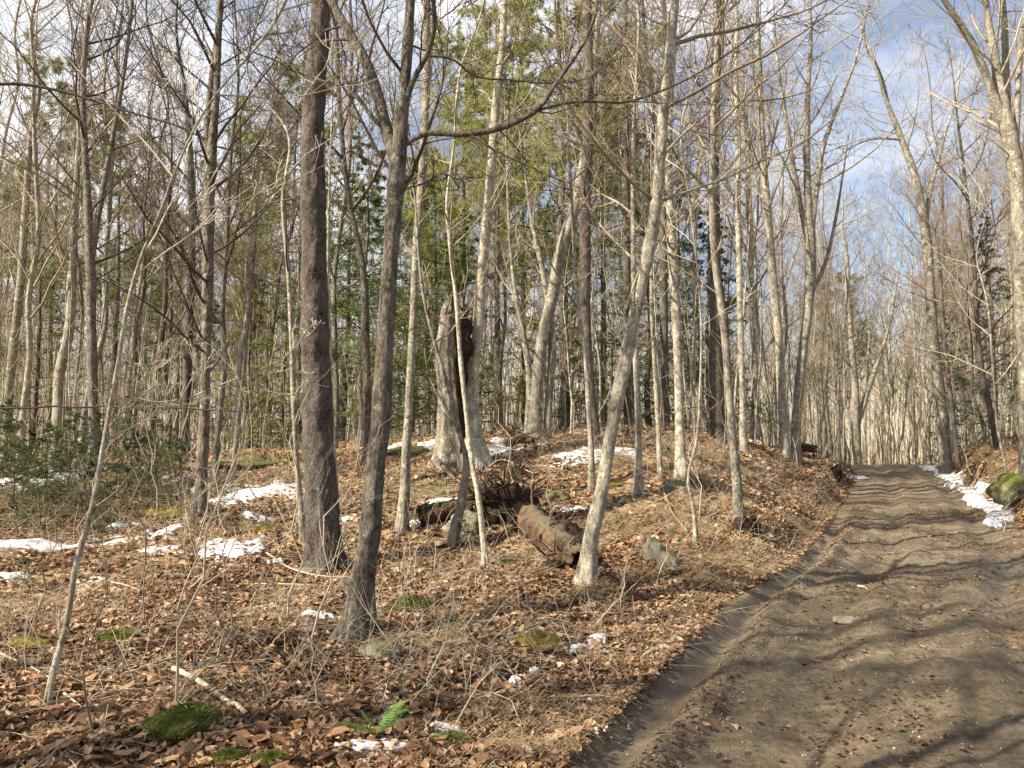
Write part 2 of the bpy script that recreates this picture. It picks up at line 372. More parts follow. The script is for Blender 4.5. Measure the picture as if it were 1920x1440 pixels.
ry = np.concatenate([np.linspace(-13, 2.4, 40)[:-1], axis((2.4, 16, 420, 1), (16, 50, 190, 1.2))])
re = np.linspace(-.12, RW + .12, 96)
RE, RYY = np.meshgrid(re, ry)
edge = 0.16 * fbm2(RYY * .9, RYY * 0 + 2, 4) + .05 * vn2(RYY * 9, RYY * 0)
RXX = road_left(RYY) + RE + np.where(RE < .5, edge, 0) * (1 - sst(0, .5, RE))
def road_relief(e, y):
    near = 1 - sst(11, 16, y)
    w = .06 * fbm2(y * .7, y * 0, 2)
    z = -.085 * np.exp(-((e - .24 + w) / .12) ** 2) * near * sst(.0, .05, 1)
    z += .07 * np.exp(-((e - .52 + w) / .11) ** 2) * near * (.7 + 1.0 * np.clip(fbm2(e * 3, y * 3, 3) + .3, 0, 1))
    for c0, d0 in ((1.15, .055), (2.65, .06)): z -= d0 * np.exp(-((e - c0 - w) / .2) ** 2)
    for c0, d0 in ((1.5, .03), (2.3, .03)): z += d0 * np.exp(-((e - c0 - w) / .14) ** 2)
    z += .05 * fbm2(e * 2.2, y * .28, 3)
    z += (.030 - .02 * sst(9, 20, y)) * fbm2(e * 8, y * 1.3, 3) * (1 - .5 * np.exp(-((e - .24) / .14) ** 2) * near)
    z += .018 * (1 - .8 * sst(10, 20, y)) * fbm2(e * 22, y * 22, 2)
    z += .018 * np.abs(np.sin(y * 34 + 6 * vn2(e * 5, y * 2))) * (np.exp(-((e - 1.15) / .13) ** 2) + np.exp(-((e - 2.65) / .13) ** 2)) * (1 - sst(9, 14, y)) * (vn2(y * 1.3, e * 0 + 3) > -.1)
    return z
RZ = road_z(RYY) + .012 + road_relief(RE, RYY)
lump = hit(1775, 1262); RZ += .09 * np.exp(-(((RXX - lump[0]) / .17) ** 2 + ((RYY - lump[1]) / .15) ** 2))
fade = sst(-.12, 0.06, RE) * (1 - sst(RW - .06, RW + .12, RE))
RZ = RZ * fade + (gz(RXX, RYY) - .10) * (1 - fade)
i2 = np.arange(RE.size).reshape(RE.shape)
Q = np.stack([i2[:-1, :-1], i2[:-1, 1:], i2[1:, 1:], i2[1:, :-1]], -1).reshape(-1, 4)
wet = np.clip(np.exp(-((RE - .24) / .15) ** 2) * (1 - sst(9, 13, RYY)) + .8 * np.exp(-((RE - 2.65) / .3) ** 2) * (vn2(RYY * .8, RYY * 0) > -.05), 0, 1)
road = tag(link('road', mesh('road', np.stack([RXX, RYY, RZ], -1).reshape(-1, 3), Q, attr={'wet': wet.ravel()}), M['road']), 'rutted muddy dirt road climbing gently between leafy banks', kind='structure')
def rz_(x, y):
    e = x - road_left(y); return road_z(y) + .012 + road_relief(e, y)

# ------------------------------------------------------------------ growth
def unit(v): return v / (np.linalg.norm(v, axis=-1, keepdims=True) + 1e-9)
def sample(PP, PR, t):
    m, k = PR.shape; f = np.clip(t, 0, .9999) * (k - 1); i = f.astype(int); fr = (f - i)[..., None]; r = np.arange(m)[:, None]
    p = PP[r, i] * (1 - fr) + PP[r, i + 1] * fr; rad = PR[r, i] * (1 - fr[..., 0]) + PR[r, i + 1] * fr[..., 0]
    return p, unit(PP[r, i + 1] - PP[r, i]), rad
def grow(g, PP, PR, n, t0, t1, lf, ang, up, wob, kc, rs, rmin, fall=.5, Labs=None, perp=None, grav=0.0):
    m = len(PR)
    t = t0 + (t1 - t0) * (np.arange(n)[None, :] + g.random((m, n))) / n
    p, tg, rad = sample(PP, PR, t)
    r = g.normal(size=(m, n, 3))
    if perp is not None: r = r * np.array(perp)
    pe = unit(r - (r * tg).sum(-1, keepdims=True) * tg)
    a = np.radians(ang) * g.uniform(.7, 1.3, (m, n, 1))
    d = unit(np.cos(a) * tg + np.sin(a) * pe)
    PL = np.linalg.norm(np.diff(PP, axis=1), axis=2).sum(1)[:, None]
    base = (PL if Labs is None else Labs)
    Ln = lf * base * (1 - fall * (t - t0) / (t1 - t0 + 1e-6)) * g.uniform(.55, 1.25, (m, n))
    out = np.empty((m, n, kc, 3)); out[:, :, 0] = p
    st = (Ln / (kc - 1))[..., None]
    for j in range(1, kc):
        d = unit(d + wob * g.normal(size=d.shape) + np.array([0, 0, up - grav * j]))
        out[:, :, j] = out[:, :, j - 1] + d * st
    r0 = np.clip(np.minimum(rad * rs, Ln * .0088), rmin, None)
    R = r0[..., None] * np.linspace(1, 0, kc)[None, None] ** .8; R = np.maximum(R, rmin * .7)
    return out.reshape(m * n, kc, 3), R.reshape(m * n, kc)
def crown(g, TP, TR, n1=22, t0=.3, lf=.30, ang=48, up=.12, n2=8, n3=5, rmin=.0035, fall=.5, twigmat='twig', Labs=None, extra=None, n4=0, kc3=3):
    b = Buf()
    P1, R1 = grow(g, TP, TR, n1, t0, .99, lf, ang, up, .13, 8, .55, rmin * 1.6, fall, Labs)
    if extra is not None:
        P1 = np.concatenate([P1, extra[0]]); R1 = np.concatenate([R1, extra[1]])
    b.tubes(P1, R1, 5)
    P2, R2 = grow(g, P1, R1, n2, .15, .98, .42, 42, .05, .15, 5, .6, rmin * 1.1, .5)
    b.tubes(P2, R2, 3)
    P3, R3 = grow(g, P2, R2, n3, .15, .98, .48, 38, .04, .16, kc3, .7, rmin, .4)
    b.tubes(P3, R3, 3)
    if n4:
        P4, R4 = grow(g, P3, R3, n4, .2, .98, .5, 35, .03, .15, 3, .8, rmin * .8, .4); b.tubes(P4, R4, 3)
    return b
def catmull(P, n):
    P = np.asarray(P, float); t = np.concatenate([[0], np.cumsum(np.linalg.norm(np.diff(P[:, :3], axis=0), axis=1))]); u = np.linspace(0, t[-1], n)
    out = np.empty((n, P.shape[1])); mt = np.gradient(P, t, axis=0)
    i = np.clip(np.searchsorted(t, u, side='right') - 1, 0, len(t) - 2); h = (t[i + 1] - t[i])[:, None]; s = ((u - t[i]) / (t[i + 1] - t[i]))[:, None]
    return (2 * s**3 - 3 * s**2 + 1) * P[i] + (s**3 - 2 * s**2 + s) * h * mt[i] + (-2 * s**3 + 3 * s**2) * P[i + 1] + (s**3 - s**2) * h * mt[i + 1]
def traced(pts, Y, dy=0.0, jit=0):
    """image polyline at distance Y -> world polyline with radius; dy: how far it swings in depth by its end"""
    out = []
    for i, (x, y, w) in enumerate(pts):
        yy = Y + dy * (i / max(1, len(pts) - 1)) ** 1.3
        p = at(x, y, yy); out.append([*p, (.44 if yy < 10 else .39) * w * yy / FX])
    return np.array(out)
def hero(label, pts, H=14, Y=None, limbs=(), mat='grey', tw='twig', near=0, n1=34, t0=.22, lf=.24, up=.1, ang=55, n2=9, n3=6, flare=1.6, name='bare_tree', cat='tree', rmin=.0035, lean=None, Labs=None, n4=0, group=None, top=True):
    g = np.random.default_rng(abs(hash_(label)) % 100000)
    if Y is None: Y = hit(*pts[0][:2])[1]
    W0 = traced(pts, Y)
    base = W0[0].copy(); gzv = g1(base[0], base[1])
    if gzv < base[2] - .12: W0 = np.vstack([[base[0], base[1], gzv - .1, base[3] * 1.15], W0])
    else: W0[0, 2] = gzv - .1
    if top:
        last = W0[-1]; d = unit(W0[-1, :3] - W0[-2, :3]); z = last[2]; k = 0
        rem = max(3.0, H - z)
        for f in (.3, .6, 1.0):
            q = last[:3] + d * rem * f + np.array([g.normal() * .25 * f, g.normal() * .4 * f, 0]); q[2] = z + rem * f
            W0 = np.vstack([W0, [*q, max(.012, last[3] * (1 - f) ** .8)]])
    org = np.array([base[0], base[1], gzv])
    length = np.linalg.norm(np.diff(W0[:, :3], axis=0), axis=1).sum()
    kk = int(length / (.045 if near else .2)) + 8
    C = catmull(W0, kk); C[:, 3] = np.maximum(C[:, 3], .006)
    h = np.cumsum(np.concatenate([[0], np.linalg.norm(np.diff(C[:, :3], axis=0), axis=1)]))
    C[:, 3] *= 1 + (flare - 1) * .25 * np.exp(-h / .25)
    if not near: C[:, :2] += .012 * np.stack([fbm2(h * 1.7, h * 0 + Y, 2), fbm2(h * 1.7, h * 0 + Y + 5, 2)], 1)
    root = thing(name, label, cat, org, group=group)
    b = Buf()
    nn = 36 if near else (14 if Y < 13 else 9)
    V, Q = tubes((C[:, :3] - org)[None], C[None, :, 3], nn, .2 if near else .05, Y * 3.7)
    if Y < 15:
        V3 = V.reshape(kk, nn, 3); cc_ = (C[:, :3] - org)[:, None, :]; aa = np.arange(nn) / nn * 2 * np.pi; rr_ = C[0, 3]
        lob = .16 + .26 * np.cos(aa * 4 + Y * 9) + .16 * np.cos(aa * 7 + Y * 5)
        V3 = cc_ + (V3 - cc_) * (1 + lob[None, :, None] * np.exp(-np.clip(h - .1, 0, None) / (.05 + 1.1 * rr_))[:, None, None]); V = V3.reshape(-1, 3)
    b.add(V, Q)
    ex = []
    for L in limbs:
        lp, dyv = L
        w = traced(lp, Y, dyv); e1 = w[-1].copy(); e1[:3] += (w[-1, :3] - w[-2, :3]) * 1.1 + np.array([0, 0, .15]); e1[3] = .004; w = np.vstack([w, e1]); cc = catmull(w, 30); cc[:, 3] = np.maximum(cc[:, 3], .003); ex.append(cc)
    EP = ER = None
    big = []
    if ex:
        for cc in ex:
            b.tubes((cc[:, :3] - org)[None], cc[None, :, 3], 12, .08, Y)
        EP = np.stack([c[:, :3] - org for c in ex]); ER = np.stack([c[:, 3] for c in ex])
    link('trunk', b.mesh('trunk'), M[mat], root)
    cs = C[np.linspace(0, kk - 1, 24).astype(int)]
    TP = (cs[:, :3] - org)[None]; TR = cs[None, :, 3]
    if Y > 12.5: n1 = min(n1, 28); n2 = min(n2, 7); n3 = min(n3, 6)
    cb = crown(g, TP, TR, n1, t0, lf, ang, up, n2, n3, rmin, .35, tw, Labs, n4=n4, kc3=2 if Y > 12.5 else 3)
    if ex:
        P2, R2 = grow(g, EP, ER, 14, .12, .98, .28, 48, .06, .14, 8, .5, rmin * 1.2, .4); cb.tubes(P2, R2, 4)
        P3, R3 = grow(g, P2, R2, 5, .1, .98, .42, 40, .04, .15, 4, .6, rmin, .4); cb.tubes(P3, R3, 3)
        P4, R4 = grow(g, P3, R3, 3, .1, .98, .45, 40, .02, .15, 2, .6, rmin * .9, .4); cb.tubes(P4, R4, 3)
    link('crown', cb.mesh('crown'), M[tw], root)
    return root
def hash_(s):
    h = 5381
    for ch in s: h = (h * 33 + ord(ch)) & 0xffffffff
    return h

# ------------------------------------------------------------------ trees traced from the photograph
hero('tall dark flaky-barked pine trunk, thickest in the left half, standing beside small lichened stone', [(609,1066,70),(604,950,66),(598,850,64),(592,700,62),(588,480,56),(587,240,48),(602,0,40),(606,-200,36)], 19, mat='pine', tw='twig_dark', near=1, t0=.45, n1=30, flare=1.25, lf=.14, up=0, ang=80, name='pine_tree')
hero('forked rough-barked maple in front, its base above a mossy stone, one long bough reaching right',
 [(670,1196,72),(680,1100,50),(694,1000,45),(702,900,42),(712,800,40),(722,650,36),(732,480,34),(740,380,36),(748,290,34),(755,200,26),(762,120,24),(770,0,22),(778,-150,20)], 11, mat='maple', tw='twig_dark', near=1, t0=.3, n1=22, lf=.2,
 limbs=[([(742,300,28),(722,235,27),(704,165,25),(680,105,22),(648,50,20),(620,0,18),(585,-90,15),(560,-250,11),(548,-450,6)], .8),
        ([(750,278,13),(790,252,12),(860,252,13),(930,243,12),(975,225,11),(1010,205,10),(1040,160,9),(1065,125,9),(1100,70,8),(1118,20,7),(1125,-60,6),(1140,-200,4)], -.5),
        ([(1008,207,7),(1060,193,7),(1110,190,6),(1170,192,6),(1220,178,5),(1285,150,5),(1380,90,4),(1470,10,3)], .6),
        ([(757,200,14),(780,140,12),(803,98,12),(815,40,11),(812,0,10),(800,-100,8),(790,-260,5)], -.6),
        ([(798,104,5),(850,112,5),(885,140,4),(960,150,4),(1030,156,3),(1090,150,2)], .4),
        ([(730,250,12),(700,222,10),(672,185,9),(640,160,7),(600,150,5),(560,120,4)], .5),
        ([(745,357,6),(790,345,5),(830,325,4),(860,335,2)], -.3)])
hero('slim double-stemmed tree left of the big pine, mottled bark, base among snow patches', [(374,966,34),(380,850,25),(386,700,23),(390,480,27),(393,330,27),(404,200,18),(409,80,17),(413,0,16),(416,-150,14)], 13, mat='maple', tw='twig_dark', t0=.16, n1=40, lf=.22, near=1,
 limbs=[([(391,345,16),(388,240,15),(396,150,14),(408,60,12),(420,-60,10),(440,-220,6)], .3),
        ([(385,270,6),(345,210,6),(300,140,6),(250,60,5),(222,20,5),(190,-40,3)], -.4),
        ([(388,262,6),(330,235,6),(260,215,5),(180,190,5),(110,170,7),(40,158,8),(0,158,8),(-60,165,6)], -1.2),
        ([(400,110,5),(350,60,4),(310,20,4),(280,-20,3)], .4),
        ([(400,130,5),(450,100,4),(500,65,4),(545,60,3)], .4),
        ([(385,270,5),(450,285,4),(520,300,4),(560,310,3)], .5)])
hero('leaning pale trunk on the road bank bending left to right, tallest of the knoll front', [(1098,1096,40),(1110,1000,32),(1125,940,29),(1140,850,28),(1155,760,27),(1172,680,27),(1190,590,26),(1212,490,27),(1228,400,26),(1237,300,25),(1245,200,24),(1256,100,22),(1265,0,20),(1270,-100,18)], 13, mat='pale', near=1, t0=.3, n1=26, lf=.2, flare=1.2,
 limbs=[([(1232,380,7),(1300,355,6),(1360,335,5),(1430,300,5),(1500,270,5)], .5), ([(1212,470,6),(1180,560,4),(1170,600,4),(1190,640,2)], -.3)])
hero('pale right-hand stem of the old maple pair, leaning slightly right above the hollow', [(893,872,66),(888,800,42),(884,740,36),(890,660,32),(898,600,30),(904,500,26),(914,400,24),(922,300,22),(932,180,20),(944,50,17),(948,-60,15)], 14, Y=13.4, mat='pale', t0=.3, n1=24, lf=.2)
hero('smooth grey-green stem behind the forked maple, lit along its left edge', [(752,1000,30),(760,900,25),(767,750,20),(775,600,19),(782,450,20),(793,300,20),(800,150,20),(800,0,20),(802,-100,18)], 14, mat='pale', t0=.4, n1=20, lf=.18)
hero('clustered grey maple on the knoll top with ridged flaring base', [(1004,826,44),(1004,770,34),(1010,700,30),(1020,620,28),(1035,560,30),(1052,470,28),(1078,390,28),(1092,320,24),(1098,250,20)], 15, Y=16.8, mat='grey', t0=.45, n1=20, lf=.2,
 limbs=[([(1026,824,20),(1030,740,17),(1036,660,20),(1032,600,18),(1020,520,14),(1000,430,10),(985,330,7)], .6), ([(988,822,18),(992,700,16),(980,620,15),(965,540,10),(955,430,8),(950,300,5)], .4)])
hero('straight dark trunk on the knoll right of the ridged maple, forking high', [(1118,828,30),(1108,740,24),(1100,640,24),(1097,560,26),(1098,480,28),(1098,380,29),(1101,280,29),(1103,180,28),(1103,80,25),(1100,0,23)], 16, Y=16, mat='dark', tw='twig_dark', t0=.35, n1=26, lf=.2,
 limbs=[([(1100,290,14),(1070,220,12),(1055,160,10),(1045,80,8),(1040,0,6)], .6)])
hero('slender lichen-spotted tree rooted above the bank beside exposed roots', [(1278,898,36),(1275,830,24),(1272,700,22),(1268,600,22),(1262,500,22),(1257,400,20),(1254,300,18),(1257,200,16),(1264,60,14),(1268,-60,12)], 12, mat='pale', t0=.3, n1=24, lf=.22)
hero('knobbly grey tree on the road bank with a dark hollow at its foot', [(1387,990,30),(1381,900,22),(1374,820,20),(1366,720,19),(1358,620,18),(1347,540,17),(1338,450,16),(1335,350,16),(1338,200,14),(1344,60,12)], 11, mat='grey', t0=.3, n1=24, lf=.22)
hero('dark straight pine trunk on the knoll crest right of centre', [(1345,822,36),(1343,700,32),(1342,600,29),(1340,480,28),(1338,300,27),(1342,150,25),(1348,0,23),(1352,-120,20)], 18, Y=17.5, mat='pine', tw='twig_dark', t0=.4, n1=34, lf=.17, ang=75, up=.02, name='pine_tree')
hero('thin mottled tree between the crest pine and the overhanging log', [(1394,840,18),(1392,740,15),(1388,600,14),(1385,450,14),(1383,300,12),(1380,120,10),(1378,0,8)], 12, Y=17, mat='pale', t0=.3, n1=24)
hero('slim tree rising directly behind the overhanging log, lit on its left', [(1472,836,24),(1466,750,22),(1461,650,21),(1452,550,20),(1442,430,19),(1432,310,17),(1425,160,13),(1420,30,10)], 14, Y=19.5, mat='pale', t0=.35, n1=26)
hero('forked tree at the crest behind the log, splitting into upright limbs', [(1490,832,28),(1496,750,24),(1505,660,22),(1516,570,24),(1520,480,25),(1517,400,20),(1512,300,17),(1514,200,13),(1520,60,9)], 15, Y=21, mat='grey', t0=.5, n1=26,
 limbs=[([(1519,470,14),(1500,380,13),(1484,290,11),(1470,200,9),(1455,90,6),(1450,0,4)], .8), ([(1521,440,14),(1532,350,13),(1545,270,11),(1575,190,8),(1605,110,6),(1625,20,4)], -.6), ([(1516,560,12),(1545,500,10),(1565,420,8),(1580,330,5)], .8)])
hero('tall crooked tree at the right roadside, bending left near its top', [(1772,846,28),(1765,760,25),(1752,650,24),(1745,560,23),(1737,450,22),(1727,385,21),(1714,325,18),(1692,265,15),(1672,215,12),(1660,185,9)], 14, Y=27, mat='grey', tw='twig', t0=.35, n1=26, lf=.2,
 limbs=[([(1735,440,12),(1742,370,9),(1757,310,8),(1775,240,7),(1792,190,5),(1800,120,3)], .8), ([(1670,215,7),(1655,150,6),(1625,80,5),(1600,0,3)], .5), ([(1690,262,6),(1640,260,5),(1590,280,4),(1560,310,3)], -.5)])
hero('large many-forked maple at the right edge, sunlit golden bark', [(1935,850,52),(1928,720,42),(1920,600,40),(1914,450,38),(1908,340,36),(1894,260,38),(1878,190,32),(1866,110,20),(1852,30,16),(1840,-80,12)], 15, Y=15.5, mat='pale', t0=.45, n1=24, lf=.22,
 limbs=[([(1880,225,22),(1852,150,19),(1822,80,17),(1790,30,14),(1758,-20,12),(1720,-120,8)], -.8), ([(1890,235,20),(1886,150,18),(1884,60,15),(1876,-40,12),(1870,-160,8)], .8), ([(1905,300,14),(1908,200,13),(1913,100,12),(1925,0,10),(1935,-120,6)], -.4), ([(1900,270,10),(1870,245,8),(1840,230,7),(1825,225,3)], .3)])
hero('dark crooked young tree on the right bank below the spruce', [(1872,858,15),(1856,765,14),(1841,690,13),(1832,600,11),(1826,500,10),(1815,380,8),(1800,260,6)], 9, Y=22, mat='dark', tw='twig_dark', t0=.2, n1=26)
hero('thin dark stem at the foot of the right snow strip', [(1798,878,13),(1788,790,11),(1777,700,10),(1768,600,9),(1760,480,7)], 10, mat='dark', t0=.2, n1=22)
hero('small pale sapling trunk leaning at the right bank edge', [(1895,925,7),(1886,880,6),(1870,800,6),(1862,700,5),(1850,560,4)], 6, mat='pale', tw='twig_pale', t0=.3, n1=12, n2=5, n3=3)
hero('bent stem left of the leaning sapling pair, forking above snow', [(846,1024,24),(860,965,19),(870,910,18),(874,870,15),(862,810,10),(845,740,9),(820,660,8),(795,560,7),(785,480,5)], 6, mat='grey', near=1, t0=.35, n1=18, n2=6, n3=4, flare=1.25)
hero('slender pale sapling curving up through the maple pair', [(912,1062,16),(903,980,13),(896,925,12),(884,860,11),(875,780,10),(864,680,10),(857,580,9),(846,480,8),(838,380,6),(850,280,5)], 7, mat='pale', near=1, t0=.4, n1=18, n2=6, n3=4, flare=1.2)
hero('smooth grey pole between the leaning trunk and the bank tree', [(1196,926,24),(1198,850,17),(1196,750,15),(1191,650,13),(1188,500,12),(1186,350,10),(1190,200,8)], 11, mat='grey', t0=.3, n1=22)
hero('thin upright pole just left of the lichen-spotted tree', [(1238,892,13),(1234,800,11),(1228,700,10),(1222,600,9),(1220,480,8)], 8, mat='pale', t0=.4, n1=14, n2=5, n3=4)
hero('crooked thin sapling with a pale swollen base on the bank', [(1303,1024,14),(1304,985,9),(1298,940,9),(1290,905,7),(1306,830,7),(1313,740,6),(1316,640,5),(1310,520,4)], 6, mat='pale', tw='twig_pale', t0=.4, n1=12, n2=5, n3=3, flare=1.1)
hero('short dark-barked pole rising from the sunlit knoll slope', [(1108,918,17),(1109,860,14),(1105,780,13),(1098,680,12),(1082,560,10),(1075,440,8)], 9, mat='grey', t0=.35, n1=18)
hero('straight near-black trunk in shade behind the bank poles', [(1248,824,24),(1246,700,21),(1244,560,20),(1243,400,18),(1245,240,16),(1246,80,14)], 16, Y=19, mat='dark', tw='twig_dark', t0=.4, n1=26, lf=.18)
hero('shaded far trunk left of the centre, standing behind dark hemlock boughs', [(1178,826,20),(1176,680,18),(1175,480,18),(1173,300,17),(1172,140,15)], 16, Y=21, mat='dark', tw='twig_dark', t0=.35, n1=28, lf=.18)
hero('long whip-thin beech sapling slanting right across the left foreground', [(84,1332,17),(100,1260,14),(122,1180,12),(145,1050,11),(172,955,12),(196,822,10),(220,690,9),(240,570,8),(265,482,8),(300,400,7),(335,305,5),(368,235,4)], 5, mat='pale', tw='twig_pale', near=1, t0=.35, n1=14, n2=5, n3=3, lf=.28, flare=1.1, name='beech_sapling',
 limbs=[([(197,826,6),(250,800,5),(310,768,4),(400,727,4),(470,700,3),(530,672,2)], .4), ([(205,800,4),(240,760,3),(262,740,2)], -.3)])
hero('tall stem at far left with moss-green flank, beside the low evergreens', [(178,838,28),(174,740,23),(172,640,22),(170,520,24),(166,420,20),(160,300,16),(156,180,14),(165,40,11)], 15, Y=17, mat='maple', tw='twig_dark', t0=.3, n1=30,
 limbs=[([(170,500,14),(185,400,14),(203,300,13),(222,200,11),(240,80,8),(252,-40,6)], .5)])
hero('broad pale stem beside the left evergreens, kinked near its foot', [(104,858,30),(110,780,27),(112,700,24),(128,630,22),(135,520,20),(140,400,16),(148,260,12)], 14, Y=19, mat='pale', t0=.35, n1=26)
hero('dark straight trunk behind the double-stemmed tree', [(348,838,22),(350,740,20),(354,640,20),(358,520,18),(360,400,16),(355,260,13)], 15, Y=21, mat='dark', tw='twig_dark', t0=.35, n1=26)
hero('slim stem just right of the double-stemmed tree, foot in snow', [(402,930,17),(405,860,14),(412,780,14),(420,690,14),(417,580,13),(425,450,11),(432,300,9)], 11, mat='maple', tw='twig_dark', t0=.3, n1=24)
hero('thin sapling right of the snowy clearing, leaning to the right', [(430,918,12),(440,850,10),(450,760,9),(462,640,8),(475,500,7),(480,400,5)], 8, mat='grey', t0=.35, n1=16)
hero('thin grey stem touching the left flank of the big pine', [(572,1014,18),(562,930,14),(555,840,12),(550,740,12),(546,620,11),(540,500,11),(530,380,9)], 8, mat='grey', tw='twig_dark', t0=.4, n1=16, near=1, flare=1.2)
hero('lichened thin stem touching the right flank of the big pine', [(632,965,14),(628,880,12),(622,780,12),(618,640,10),(614,500,8),(618,340,6)], 8, mat='pale', t0=.5, n1=12)
hero('dead dark pole leaning among brush behind the forked maple', [(690,850,26),(688,740,20),(686,620,18),(680,500,16),(655,380,14),(640,240,13),(632,100,12)], 14, Y=14.5, mat='maple', tw='twig_dark', t0=.35, n1=22)
hero('spindly pole left of the double-stemmed tree, dark upper stem', [(285,842,18),(288,760,15),(300,660,14),(310,560,12),(312,440,10)], 11, Y=19, mat='dark', t0=.35, n1=22)
hero('leaning grey trunk at the far left margin', [(12,846,22),(20,700,20),(36,560,18),(48,400,16),(60,240,13)], 14, Y=21, mat='grey', t0=.35, n1=24)
hero('slim upright tree in the gap left of the road crest', [(1420,828,16),(1416,700,15),(1410,560,14),(1404,400,13),(1400,240,11)], 14, Y=24, mat='pale', t0=.35, n1=24)
hero('forked far tree closing the view where the road disappears', [(1606,876,24),(1605,800,20),(1604,740,18),(1598,660,14),(1590,560,11),(1585,460,8)], 14, Y=44, mat='pale', t0=.3, n1=24, rmin=.006,
 limbs=[([(1606,800,14),(1625,740,13),(1645,680,10),(1665,620,8),(1680,540,5)], 1.0)])
# twin stem broken off: the hollow old maple
def snag():
    Y = 13.6
    pts = [(850,876,104),(848,845,80),(844,800,60),(842,750,56),(838,690,52),(838,640,50),(842,600,46),(848,565,36)]
    W0 = traced(pts, Y); org = np.array([W0[0, 0], Y, g1(W0[0, 0], Y)]); W0[0, 2] = org[2] - .1
    root = thing('broken_maple', 'broken hollow old maple stub with pale bark and yellow moss at its flared foot', 'tree', org)
    C = catmull(W0, 90); n = 44
    V, Q = tubes((C[:, :3] - org)[None], C[None, :, 3], n, .12, 5)
    V = V.reshape(90, n, 3); a = np.arange(n) / n * 2 * np.pi
    h = (C[:, 2] - org[2])[:, None]
    # buttress ridges at the foot
    c = (C[:, :3] - org)[:, None, :]
    V = c + (V - c) * (1 + .28 * np.cos(a * 5 + .6) * np.exp(-h / .35) + .05 * np.cos(a * 11))[..., None]
    # jagged top
    j = .35 * (fbm2(a * 2.2, a * 0 + 3, 3) + .25 * np.sin(a * 2))
    top = V[-1, :, 2] + j; V[..., 2] = np.minimum(V[..., 2], top[None, :])
    me = mesh('shell', V.reshape(-1, 3), Q); link('shell', me, M['pale'], root)
    # dark heartwood hollow running down its right side
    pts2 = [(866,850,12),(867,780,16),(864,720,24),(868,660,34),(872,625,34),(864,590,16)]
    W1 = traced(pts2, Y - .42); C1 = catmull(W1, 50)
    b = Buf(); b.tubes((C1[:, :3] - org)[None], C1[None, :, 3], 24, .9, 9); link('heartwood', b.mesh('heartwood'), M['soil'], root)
    g = np.random.default_rng(5); P = []; R = []
    for i in range(26):
        x0 = g.uniform(-.25, .3); z0 = g.uniform(2.3, 2.9); d = g.normal(size=3) * .2; p = np.array([x0, -.05, z0 - .4])
        P.append([p, p + (d * .4 + [0, 0, .28]), p + (d + [0, 0, .55])]); R.append([.03, .02, .004])
    b = Buf(); b.tubes(np.array(P, float), np.array(R), 5, .2, 3); link('splinter', b.mesh('splinter'), M['rot'], root)
snag()

# ------------------------------------------------------------------ tree kinds repeated through the wood
def pole_mesh(seed, H, r, n1=30, t0=.3, lf=.22, n2=8, n3=6, rmin=.004, fork=0, bend=.35, up=.12, ang=46):
    g = np.random.default_rng(seed); k = 14; z = np.linspace(-.15, H, k)
    P = np.stack([np.cumsum(g.normal(size=k)) * bend * .35, np.cumsum(g.normal(size=k)) * bend * .35, z], 1); P[:, :2] -= P[1, :2]; P[0, :2] = 0
    R = r * (1 - np.linspace(0, 1, k) * .9) ** .85; R[0] *= 1.25
    C = catmull(np.concatenate([P, R[:, None]], 1), 46); b = Buf(); b.tubes(C[None, :, :3], C[None, :, 3], 9, .07, seed)
    TP = P[None]; TR = R[None]; extra = None
    if fork:
        F, FR = grow(g, TP, TR, fork, .35, .6, .5, 24, .1, .1, 14, .7, rmin * 2, .2)
        b.tubes(F, FR, 7); TP = np.concatenate([TP, F]); TR = np.concatenate([TR, FR]); n1 = max(8, int(n1 * .6))
    cb = crown(g, TP, TR, n1, t0 if not fork else .3, lf, ang, up, n2, n3, rmin, .45)
    return b.mesh('trunk'), cb.mesh('crown')
KINDS = {}
KINDS['tall'] = [pole_mesh(100 + i, 15 + i * 1.3, .045 + .012 * i, 36, .2, .2, 10, 8, .0035) for i in range(5)]
KINDS['fork'] = [pole_mesh(200 + i, 15 + i * 1.5, .07 + .017 * i, 24, .3, .22, fork=2 + i % 2, n2=8, n3=7, rmin=.004) for i in range(4)]
KINDS['thin'] = [pole_mesh(300 + i, 7 + i * 1.2, .024 + .006 * i, 24, .18, .18, 6, 4, .0035, bend=.2) for i in range(6)]
for k, ms_ in (('tall', ['pale', 'grey', 'maple', 'pale', 'dark']), ('fork', ['pale', 'grey', 'maple', 'pale']), ('thin', ['pale', 'grey', 'pale', 'dark', 'grey', 'pale'])):
    for i, (a, c_) in enumerate(KINDS[k]):
        a.materials.append(M[ms_[i]]); c_.materials.append(M[['twig', 'twig_red', 'twig'][i % 3]])
NAMES = {'tall': 'bare_tree', 'fork': 'forked_tree', 'thin': 'thin_tree'}
CATS = {'tall': 'tree', 'fork': 'tree', 'thin': 'tree'}
